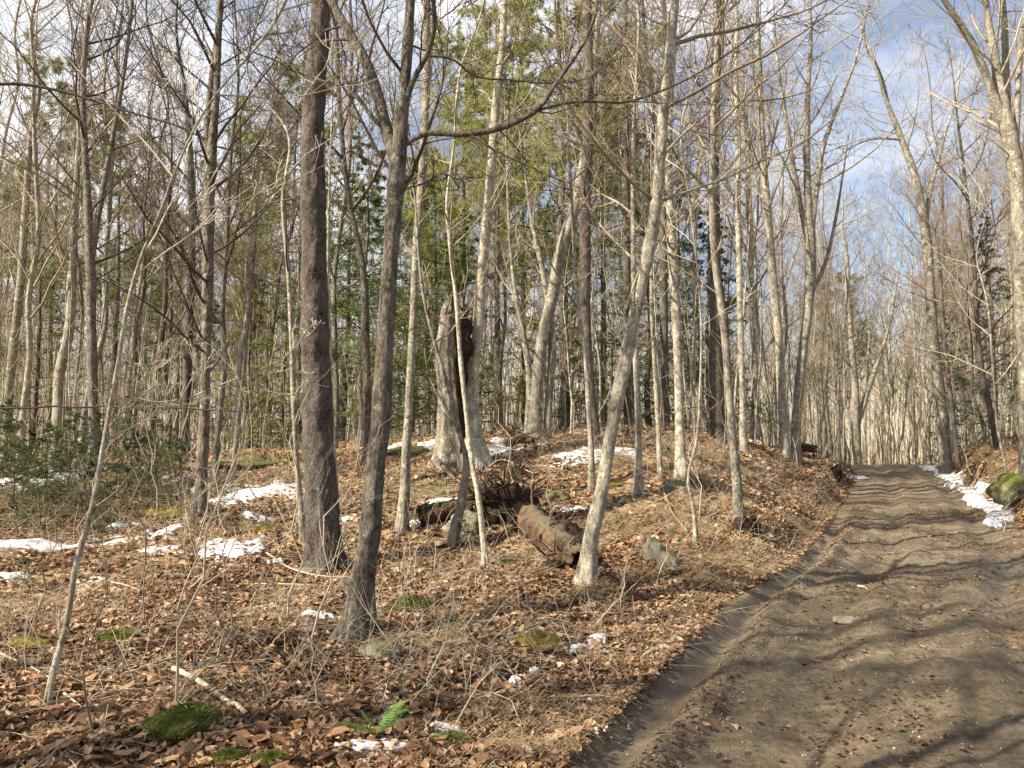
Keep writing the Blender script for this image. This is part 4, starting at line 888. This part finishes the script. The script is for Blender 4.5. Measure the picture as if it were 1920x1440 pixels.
# pebbles and mud crumbs on the road
def blob(seed, n=8, m=6, amp=.3):
    gg = np.random.default_rng(seed); th = np.linspace(0, np.pi, m + 1); ph = np.arange(n) / n * 2 * np.pi
    V = np.stack([np.sin(th)[:, None] * np.cos(ph), np.sin(th)[:, None] * np.sin(ph), np.cos(th)[:, None] + 0 * ph], -1).reshape(-1, 3)
    V = V * (1 + amp * fbm3(V[:, 0] * 1.5 + seed, V[:, 1] * 1.5, V[:, 2] * 1.5, 3))[:, None]
    i = np.arange(m)[:, None] * n; j = np.arange(n)[None]; j2 = (j + 1) % n
    return V, np.stack([i + j, i + n + j, i + n + j2, i + j2], -1).reshape(-1, 4)
def scatter_blobs(x, y, z, s, mat, name, label):
    b = Buf(); base = [blob(i, 4, 2, .6) for i in range(6)]
    for i in range(6):
        q = np.arange(i, len(x), 6); V, Q = base[i]; V = V + np.random.default_rng(i).normal(0, .22, V.shape)
        VV = V[None] * (s[q, None, None] * np.array([1, 1, .6])) ; a = g.uniform(0, 6.28, len(q))[:, None]
        VV = np.stack([VV[..., 0] * np.cos(a) - VV[..., 1] * np.sin(a), VV[..., 0] * np.sin(a) + VV[..., 1] * np.cos(a), VV[..., 2]], -1) + np.stack([x[q], y[q], z[q]], 1)[:, None]
        b.add(VV.reshape(-1, 3), (Q[None] + np.arange(len(q))[:, None, None] * len(V)).reshape(-1, 4))
    tag(link(name, b.mesh(name, False), mat), label, kind='stuff')
y = g.uniform(3, 14, 2600); e = RW * g.random(2600); x = road_left(y) + e; s = .003 + .009 * g.random(2600) ** 3
scatter_blobs(x, y, rz_(x, y), s, M['pebble'], 'road_pebbles', 'small pale pebbles bedded in the road mud')
y = g.uniform(3, 12, 5200); e = np.where(g.random(5200) < .5, g.normal(.52, .13, 5200), RW * g.random(5200)); x = road_left(y) + e; s = .004 + .014 * g.random(5200) ** 3; kk_ = np.abs(e - .24) > .12; x, y, s = x[kk_], y[kk_], s[kk_]
scatter_blobs(x, y, rz_(x, y), s, flat('clod', (.09, .065, .045), (.20, .155, .11), 9), 'mud_clods', 'dark crumbs of churned mud on the road')

# ------------------------------------------------------------------ snow
def snow(label, px, py, w, h, th=.03, seed=0, name='snow_patch', rough=.55, mat='snow'):
    c = hit(px, py); t_ = hit(px, py - h / 2); b_ = hit(px, py + h / 2)
    hw = .5 * w * c[1] / FX; hd = max(.04, .5 * (min(t_[1], c[1] + 2.5) - b_[1])); 
    n = 36; u = np.linspace(-1.3, 1.3, n); U, Vv = np.meshgrid(u, u)
    F = 1 - (U ** 2 + Vv ** 2) ** .5 + rough * fbm2(U * 2.2 + seed * 3.7, Vv * 2.2 + seed, 4) * 1.6
    X = U * hw; Yy = Vv * hd + X * 0
    Z = gz(X + c[0], Yy + c[1]) - c[2] + th * np.clip(F, -.5, .35) / .35 * (1.0) + .004
    Z += .006 * fbm2(X * 9 + seed, Yy * 9, 2) + (.010 if 1190 < py < 1300 else 0)
    i = np.arange(n * n).reshape(n, n); Q = np.stack([i[:-1, :-1], i[:-1, 1:], i[1:, 1:], i[1:, :-1]], -1).reshape(-1, 4)
    ok = (F.ravel()[Q] > -.18).any(1); Q = Q[ok]; used = np.unique(Q); mp_ = np.zeros(n * n, int); mp_[used] = np.arange(len(used))
    V = np.stack([X, Yy, Z], -1).reshape(-1, 3)[used]
    o = link(name, mesh(name, V, mp_[Q]), M[mat], loc=c); tag(o, label, 'snow', 'old snow patches')
SN = [(482,928,165,34,'large bright snow patch left of the big pine'),(345,894,60,10,'thin snow streak behind the double-stemmed tree'),(398,918,50,14,'snow at the foot of the double-stemmed tree'),(438,1028,110,40,'broken snow patch in front below the big pine clearing'),
 (312,998,50,18,'small snow patch between the saplings at left'),(230,990,44,14,'small snow patch right of the beech sapling'),(484,970,46,9,'narrow snow sliver under the large patch'),(60,1018,150,16,'long snow strip in front of the left hemlocks'),
 (205,1014,80,9,'thin snow strip on a fallen branch right of the beech sapling'),(305,1030,80,9,'flat snow sliver beside the small mossy hole'),(25,1083,60,12,'snow scrap by the tiny left seedling'),(70,900,160,26,'snow showing through the left hemlocks'),(170,1093,50,7,'faint snow trace below the beech sapling bend'),
 (520,1055,30,9,'snow crumb left of the pine foot'),(960,832,100,16,'snow at the top of the knoll behind the ridged maple'),(935,850,60,13,'snow strip right of the old maple pair'),(1095,852,120,16,'long snow patch on the knoll left of the leaning trunk'),(1168,848,60,14,'bright snow patch right of the leaning trunk'),
 (1100,864,110,6,'thin snow line under the knoll patch'),(835,942,70,14,'snow lying on the dark rotten log'),(795,985,50,9,'snow scrap left of the rotten log'),(880,945,60,18,'snow behind the slender pale sapling'),(1078,955,60,8,'snow along the top of the fallen log'),
 (968,1286,32,22,'small snow scrap lowest of the row by the road'),(1000,1268,20,9,'tiny snow crumb second in the roadside row'),(1035,1245,46,7,'narrow snow crumb third in the roadside row'),(1080,1224,40,15,'oval snow scrap fourth in the roadside row'),(1122,1203,38,18,'uppermost snow scrap of the roadside row'),
 (683,1409,80,24,'white snow tongue left of the pair at the bottom'),(742,1409,60,24,'white snow tongue right of the pair at the bottom'),(838,1374,60,16,'snow sliver above the green fern moss at the bottom'),(745,838,40,14,'snow behind the forked maple on the ridge'),(806,832,30,12,'snow left of the broken hollow maple'),
 (1588,892,30,6,'snow crumb at the left road edge near the crest'),(1545,918,20,5,'second snow crumb on the left road edge'),(655,975,24,8,'snow crumb between the pine and forked maple'),(598,1155,40,5,'faint pale snow trace left of the forked maple')]
for i, (a, b_, w, h, lab) in enumerate(SN):
    ls = .9 if 1190 < b_ < 1300 else 1.2 if w < 100 else 1.0; th_ = .03 if 1190 < b_ < 1300 else .035 if h > 10 else .02
    snow(lab, a, b_, w * ls, h * (.8 if 1190 < b_ < 1300 else 1.1), th_, i + 1, rough=.35 if b_ > 1190 and w > 50 else .6)
# long strip between the road and the right bank
n, k = 420, 44
yy = np.linspace(12.6, 34, n)[:, None]; u = np.linspace(0, 1, k)[None]; Y_ = yy + 0 * u
e0 = RW - .34 + .22 * fbm2(yy * .8 + 4, yy * 0, 3) + .07 * vn2(yy * 7, yy * 0); wid = (.62 + .25 * fbm2(yy * .7 + 9, yy * 0, 3) + .08 * vn2(yy * 8, yy * 0)) * sst(12.5, 14.2, yy)
X = road_left(yy) + e0 + wid * u
steep = sst(.22, .30, gz(X, Y_) - road_z(Y_))
F = np.minimum(u, 1 - u) * 2
Z = np.maximum(gz(X, Y_), road_z(Y_) + .01) + .055 * np.clip(F * 3, 0, 1) + .02 * fbm2(X * 5, Y_ * 4, 3) - .06 * (F < .02) - .3 * steep - .13 * sst(.30, .36, fbm2(X * 2.3 + 3, Y_ * 1.1, 3))
i = np.arange(n * k).reshape(n, k); Q = np.stack([i[:-1, :-1], i[:-1, 1:], i[1:, 1:], i[1:, :-1]], -1).reshape(-1, 4)
o = link('snow_strip', mesh('snow_strip', np.stack([X, Y_, Z], -1).reshape(-1, 3), Q), M['snow']); tag(o, 'long bright snow strip lying between the road and right bank', 'snow', 'old snow patches')

# ------------------------------------------------------------------ moss, stones
def cushion(name, label, px, py, w, h, mat, fuzz, cat, amp=.35, fz=1400, ln=.02, sink=.3, group=None):
    c = hit(px, py + h * .35); sc = .5 * w * c[1] / FX; hz = .5 * h * c[1] / FX * (.52 if fuzz and 'boulder' not in name else 1.15)
    V, Q = blob(hash_(label) % 90, 36, 22, amp); V = V * np.array([sc, sc * .9, hz]) ; V = V + (.22 * sc) * fbm3(V[:, 0] / sc * 4, V[:, 1] / sc * 4, V[:, 2] / sc * 4, 3)[:, None] * unit(V)
    off = np.array([0, sc * .5, hz * (1 - 2 * sink)])
    V = V + off
    r = thing(name, label, cat, c, group=group)
    link('cushion' if fuzz else 'body', mesh('body', V, Q), M[mat], r)
    if fuzz:
        gg = np.random.default_rng(3); q = gg.integers(0, len(Q), fz); p = V[Q[q]]; wt = gg.dirichlet(np.ones(4), fz)[:, :, None]; p = (p * wt).sum(1)
        ln = ln * .7; d = unit(unit(p - off) + gg.normal(size=p.shape) * .8); s = unit(np.cross(d, gg.normal(size=p.shape))) * ln * .14
        VV = np.stack([p - s, p + s, p + d * ln * gg.uniform(.5, 1.3, (fz, 1))], 1).reshape(-1, 3)
        tag(link('moss_fuzz', mesh('moss_fuzz', VV, None, np.arange(fz * 3).reshape(-1, 3), False), M[fuzz], r), kind='stuff')
cushion('moss_mound', 'bright green moss mound under the fallen white stick', 330, 1345, 140, 88, 'moss', 'moss_fuzz', 'moss', .3, 9000, .022)
cushion('moss_mound', 'small moss mound at the bottom left of centre, left of the pair', 425, 1418, 60, 44, 'moss', 'moss_fuzz', 'moss', .35, 3000, .02)
cushion('moss_mound', 'small moss mound at the bottom, right of the pair', 500, 1428, 66, 50, 'moss', 'moss_fuzz', 'moss', .35, 3000, .02)
cushion('moss_mound', 'flat blue-green moss pad beside the beech sapling', 205, 1192, 90, 34, 'moss', 'moss_fuzz', 'moss', .3, 4000, .022)
cushion('moss_mound', 'golden brown moss mound at the left edge', 45, 1200, 84, 44, 'moss_goldbase', 'moss_gold', 'moss', .3, 4000, .022)
cushion('moss_mound', 'golden moss corner at the bottom left', 6, 1436, 50, 36, 'moss_goldbase', 'moss_gold', 'moss', .3, 2000, .02)
cushion('moss_tussock', 'olive moss tussock right of the forked maple', 772, 1126, 84, 56, 'moss', 'moss_fuzz', 'moss', .4, 5000, .035)
cushion('moss_mound', 'yellow-green moss mound beside the bottom snow sliver', 842, 1394, 84, 34, 'moss', 'moss_fuzz', 'moss', .35, 4000, .025)
cushion('moss_mound', 'olive moss pad on the grassy bank right of the tussock', 1010, 1195, 90, 60, 'moss_goldbase', 'moss_gold', 'moss', .4, 4000, .03, .42)
cushion('moss_mound', 'small moss pad at the foot of the slender pale sapling', 945, 1055, 50, 22, 'moss', 'moss_fuzz', 'moss', .4, 2000, .03)
cushion('moss_mound', 'bright moss spot on the sunlit knoll', 1155, 905, 50, 20, 'moss_goldbase', 'moss_gold', 'moss', .4, 2000, .035)
cushion('mossy_boulder', 'rounded boulder coated in olive moss at the right edge', 1922, 908, 90, 50, 'stone_moss', 'moss_gold', 'boulder', .5, 7000, .03, .42)
cushion('stone', 'pale lichened stone half buried in the road bank', 1222, 1028, 42, 56, 'stone', None, 'stone', .8, sink=.45)
cushion('stone', 'mossy low stone under the forked maple base', 708, 1222, 80, 30, 'stone', None, 'stone', .4, sink=.35)
cushion('stone', 'small grey round stone before the big pine', 578, 1072, 36, 18, 'stone', None, 'stone', .3)
cushion('stone', 'smaller lichened stone at the right foot of the bank stone', 1252, 1052, 40, 44, 'stone', None, 'stone', .6, sink=.4)
cushion('stone', 'grey stone beneath the exposed roots of the lichen-spotted tree', 1275, 915, 56, 28, 'stone', None, 'stone', .5, sink=.35)
cushion('stone', 'grey boulder left of the dark root mass', 870, 985, 70, 50, 'stone', None, 'stone', .5, sink=.35)
cushion('stone', 'yellowish stone above the fallen log on the knoll', 1045, 930, 44, 24, 'stone_moss', None, 'stone', .5, sink=.35)
cushion('stone', 'pale stone at the top left of the root mass', 902, 912, 26, 20, 'stone', None, 'stone', .5, sink=.3)
cushion('stone', 'flat pale stone surfacing in the middle of the road', 1590, 1163, 44, 12, 'pebble', None, 'stone', .4, sink=.5)
cushion('stone', 'long flat pale stone right beside the other in the road', 1655, 1160, 60, 12, 'pebble', None, 'stone', .4, sink=.5)
cushion('earth_mound', 'mossy dark earth bank along the back of the snowy clearing', 470, 862, 210, 34, 'rotdark', 'moss_fuzz', 'mound', .5, 6000, .06, .4)
cushion('earth_mound', 'dark mossy hump behind the big pine on the ridge', 590, 848, 110, 40, 'rotdark', 'moss_fuzz', 'mound', .5, 4000, .06, .4)
cushion('earth_mound', 'dark root hump behind the forked maple on the ridge', 765, 838, 120, 40, 'rotdark', 'moss_fuzz', 'mound', .5, 3000, .05, .4)
cushion('earth_mound', 'mossy green hump by the golden brush left of the pine', 300, 950, 110, 50, 'moss_goldbase', 'moss_gold', 'mound', .5, 6000, .05, .45)
cushion('earth_mound', 'low mossy hummock at the right of the snowy clearing', 500, 985, 60, 36, 'moss_goldbase', 'moss_gold', 'mound', .5, 3000, .05, .45)

# ------------------------------------------------------------------ fallen wood
def log(name, label, pa, pb, ra, rb, mat, lift=0, n=40, rough=.25, hollow=True, bend=.0, extra=None, cat='log'):
    A = hit(*pa); B = hit(*pb); A[2] += ra * .7 + lift; B[2] += rb * .7 + lift
    r = thing(name, label, cat, (A + B) / 2 * np.array([1, 1, 0]) + np.array([0, 0, min(A[2], B[2]) - ra]))
    org = np.array(r.location); u = np.linspace(0, 1, n)[:, None]; P = A * (1 - u) + B * u + np.sin(u * np.pi) * np.array([0, 0, bend]) - org
    R = ra + (rb - ra) * u[:, 0]; bb = Buf(); V, Q = tubes(P[None], R[None], 22, rough, hash_(label) % 50)
    V = V.reshape(n, 22, 3); ax_ = unit(P[-1] - P[0]); jj = fbm2(np.arange(22) * .9 + ra * 50, np.zeros(22), 3) * ra * 3.2
    for q_ in range(6): V[q_] -= ax_ * (jj * (1 - q_ / 6))[:, None]; V[n - 1 - q_] += ax_ * (jj[::-1] * (1 - q_ / 6))[:, None]
    V = V.reshape(-1, 3)
    if hollow:
        V2, Q2 = tubes(P[None], R[None] * .72, 22, rough, 7); Vr = V2.reshape(n, 22, 3)
        nV = len(V); ring = []
        for base in (0, (n - 1) * 22):
            j = np.arange(22); j2 = (j + 1) % 22; ring.append(np.stack([base + j, base + j2, nV + base + j2, nV + base + j], 1))
        bb.add(np.concatenate([V, V2]), np.concatenate([Q, Q2[:, ::-1] + nV] + ring))
        link('bark', bb.mesh('log'), M[mat], r)
    else:
        caps = []
        for base, c in ((0, P[0]), ((n - 1) * 22, P[-1])): caps.append(c)
        nV = len(V); V = np.concatenate([V, np.array(caps)]); j = np.arange(22); j2 = (j + 1) % 22
        T = np.concatenate([np.stack([j, j2, j * 0 + nV], 1), np.stack([(n - 1) * 22 + j, (n - 1) * 22 + j2, j * 0 + nV + 1], 1)])
        bb.add(V, Q, T); link('bark', bb.mesh('log'), M[mat], r)
    return r, org, A, B
log('fallen_log', 'rotting orange-brown fallen log below the dark root mass', (940, 935), (1090, 1062), .20, .16, 'rot', rough=.38, lift=-.09, n=70)
log('fallen_log', 'dark hollow rotten log under snow left of the root mass', (785, 985), (885, 965), .14, .16, 'rotdark', rough=.4)
log('fallen_log', 'broken dark log overhanging the crest of the road bank', (1468, 848), (1528, 858), .14, .11, 'rotdark', lift=.15, rough=.25, hollow=False)
log('fallen_log', 'short dark log half sunk beside the leaning trunk base hollow', (1062, 1010), (1085, 1050), .13, .11, 'soil', rough=.5)
# upturned root mass
def rootmass(label, px, py, w, h, Y=None, nroots=30, name='root_mass', seed=3, mat='soil', rise=.35):
    c = hit(px, py + h * .4); s = .5 * w * c[1] / FX; hz = .5 * h * c[1] / FX
    r = thing(name, label, 'roots', c); gg = np.random.default_rng(seed)
    V, Q = blob(seed, 40, 26, .7); V = V * np.array([s, s * .45, hz]); V += np.array([0, 0, hz * rise]); V = V + .45 * s * fbm3(V[:, 0] * 9, V[:, 1] * 9, V[:, 2] * 9, 3)[:, None] * unit(V)
    link('soil', mesh('soil', V, Q), M[mat], r)
    P = []; 
    for i in range(nroots):
        a = gg.uniform(0, 2 * np.pi); d = np.array([np.cos(a), gg.normal() * .5 - .2, abs(np.sin(a)) * .8 + gg.normal() * .15]); p = np.array([0, 0, hz * .7]) + d * s * .5; q = [p]
        for j in range(6):
            d = unit(d + gg.normal(size=3) * .35); p = p + d * s * .22 * gg.uniform(.6, 1.4); q.append(p)
        P.append(q)
    P = np.array(P); R = gg.uniform(.007, .022, nroots)[:, None] * np.linspace(1, .15, 7)[None] * s / .35
    b = Buf(); b.tubes(P, R, 6, .2, 3); b.tubes(*grow(gg, P, R, 4, .3, 1, .6, 50, 0, .25, 5, .5, .003), 3); link('roots', b.mesh('roots'), M['root'], r)
rootmass('black upturned root mass at the head of the fallen log', 950, 940, 116, 92, seed=3, nroots=44)
rootmass('dark pit under the fallen log next to the leaning trunk', 1052, 1046, 90, 60, seed=8, nroots=10, name='root_pit', rise=-.45)
rootmass('small dark root stump at the left road edge near the crest', 1568, 884, 20, 34, seed=5, nroots=14, name='root_stump')
rootmass('dark hollow roots at the foot of the knobbly grey tree', 1400, 985, 50, 40, seed=12, nroots=10)
rootmass('rust brown root clump on the knoll above the root mass', 970, 884, 50, 26, seed=14, nroots=14, mat='rot')
rootmass('twiggy orange stump by the ridged maple foot', 975, 822, 56, 26, seed=15, nroots=20, mat='rot')
# sticks
def stick(label, pts, r0, r1, mat, name='fallen_stick', lift=.03, twigs=0, group='fallen sticks'):
    P = np.array([hit(a, b_) for a, b_ in pts]); P[:, 2] += lift; C = catmull(P, 22); C[:, 2] = np.maximum(C[:, 2], gz(C[:, 0], C[:, 1]) + lift * .7)
    org = P[0].copy(); b = Buf(); R = np.linspace(r0, r1, 22); b.tubes((C - org)[None], R[None], 9, .15, r0 * 900)
    if twigs: b.tubes(*grow(np.random.default_rng(5), (C - org)[None], R[None], twigs, .2, .95, .3, 45, 0, .1, 6, .6, .002), 4)
    tag(link(name, b.mesh(name), M[mat], loc=org), label, 'stick', group)
stick('pale bare stick slanting across the bright moss mound', [(325, 1268), (375, 1296), (415, 1325), (462, 1358)], .016, .013, 'twig_pale', lift=.05)
stick('thin twiggy branch lying from the snow crumb to the forked maple', [(500, 1050), (560, 1085), (620, 1096), (655, 1098)], .01, .006, 'twig_pale', twigs=6, lift=.08)
stick('long level pole lying behind the forked maple base', [(380, 1095), (480, 1100), (560, 1102), (650, 1108)], .008, .006, 'twig_pale')
stick('dark root-like branch right of the forked maple base', [(695, 1190), (740, 1205), (780, 1215), (812, 1232)], .022, .008, 'twig_dark', twigs=5)
stick('stick crossing the leaves at the lower left', [(0, 1370), (60, 1345), (120, 1318)], .008, .005, 'twig')
stick('thin stick near the bottom left corner', [(120, 1310), (180, 1360), (240, 1420)], .007, .004, 'twig_pale')
stick('pale stick left of the green moss pad', [(0, 1235), (60, 1262), (100, 1285)], .006, .004, 'twig_pale')
stick('stick lying on leaves below the moss mound', [(190, 1400), (250, 1408), (310, 1418)], .006, .004, 'twig')
stick('bright curved twig beside the tiny seedlings', [(208, 1102), (240, 1110), (262, 1120)], .007, .004, 'twig_pale', lift=.06)
stick('tiny pale stick on the road', [(1608, 1104), (1618, 1106), (1627, 1112)], .012, .008, 'twig_pale')
stick('branch leaning on the knoll above the root mass', [(905, 905), (935, 880), (1000, 905)], .012, .006, 'twig_pale', twigs=6, lift=.15)
stick('grey stick below the lichen-spotted tree', [(1240, 920), (1262, 975), (1290, 1010)], .012, .007, 'twig', lift=.08)
stick('mossy branch under the thin snow strip at left', [(160, 1022), (210, 1016), (250, 1008)], .025, .015, 'dark')
stick('dark slanting limb left of the rotten log', [(818, 880), (845, 915), (872, 935)], .03, .02, 'dark', lift=.2)
# level bare branch crossing the left trunks
w = traced([(-60, 766, 5), (60, 764, 5), (180, 763, 4.5), (300, 765, 4), (420, 769, 4), (540, 774, 3), (620, 780, 2)], 10.5, .8); C = catmull(w, 60); C[:, 2] += .02 * fbm2(C[:, 0] * 3, C[:, 0] * 0, 3)
org = np.array([C[0, 0], C[0, 1], g1(C[0, 0], C[0, 1])]); b = Buf(); b.tubes((C[:, :3] - org)[None], C[None, :, 3] * 1.0, 6, .2, 1)
b.tubes(*grow(np.random.default_rng(8), (C[:, :3] - org)[None], C[None, :, 3], 16, .05, .95, .05, 50, 0, .1, 5, .6, .002), 3)
tag(link('bare_branch', b.mesh('bare_branch'), M['twig_dark'], loc=org), 'long thin dark branch running level across the left trunks', 'branch')

# ------------------------------------------------------------------ ferns and green tufts
def fern(label, px, py, n, ln, mat='fern', up=.5, name='fern', cat='fern', wd=.02):
    c = hit(px, py); gg = np.random.default_rng(int(px)); r = thing(name, label, cat, c)
    for f in range(n):
        a = gg.uniform(0, 6.28); d = np.array([np.cos(a), np.sin(a), up * gg.uniform(.5, 1.4)]); d = unit(d); k = 18; u = np.linspace(0, 1, k); L = ln * gg.uniform(.7, 1.15)
        P = np.outer(u * L, d) + np.array([0, 0, .035]); P[:, 2] -= (u ** 2) * L * .35; P[:, 2] = np.maximum(P[:, 2], .015)
        s = unit(np.cross(d, [0, 0, 1])); V = []; T = []
        for j in range(1, k):
            w = .42 * L * np.sin(np.pi * min(1, .15 + u[j] * .85)) * .42
            for sg in (-1, 1):
                p = P[j]; q = p + s * sg * w + d * w * .5 - np.array([0, 0, w * .25]); i = len(V); V += [p - d * L * .012, p + d * L * .014, q]; T.append([i, i + 1, i + 2])
        link('frond', mesh('frond', np.array(V), None, np.array(T), False), M[mat], r)
fern('bright green fern in the bottom centre above the snow tongues', 705, 1392, 9, .27, up=1.0)
fern('small green fern right of the mossy stone', 752, 1290, 6, .13)
fern('dark green fern tuft under the leaning trunk', 1112, 1130, 5, .12)
fern('flattened green fern in the bottom moss', 830, 1400, 6, .14, up=.25)
fern('green fern by the bent stem foot', 870, 1045, 8, .22, 'hemlock')
fern('green sprig on the straw by the road edge', 1215, 1222, 4, .07, 'grass_green', up=1)
_by = {}
for o in bpy.data.objects:
    if o.get('category') and o.get('group', '').endswith('of the wood'): _by.setdefault(o['label'], []).append(o)
for lab, os_ in _by.items():
    if len(os_) > 1:
        os_.sort(key=lambda o: o.location.y)
        w_ = ['closer', 'farther'] if len(os_) == 2 else ['closest', 'second closest', 'farther', 'farthest', 'most distant', 'deepest']
        for o, q in zip(os_, w_): o['label'] = q + ' ' + lab
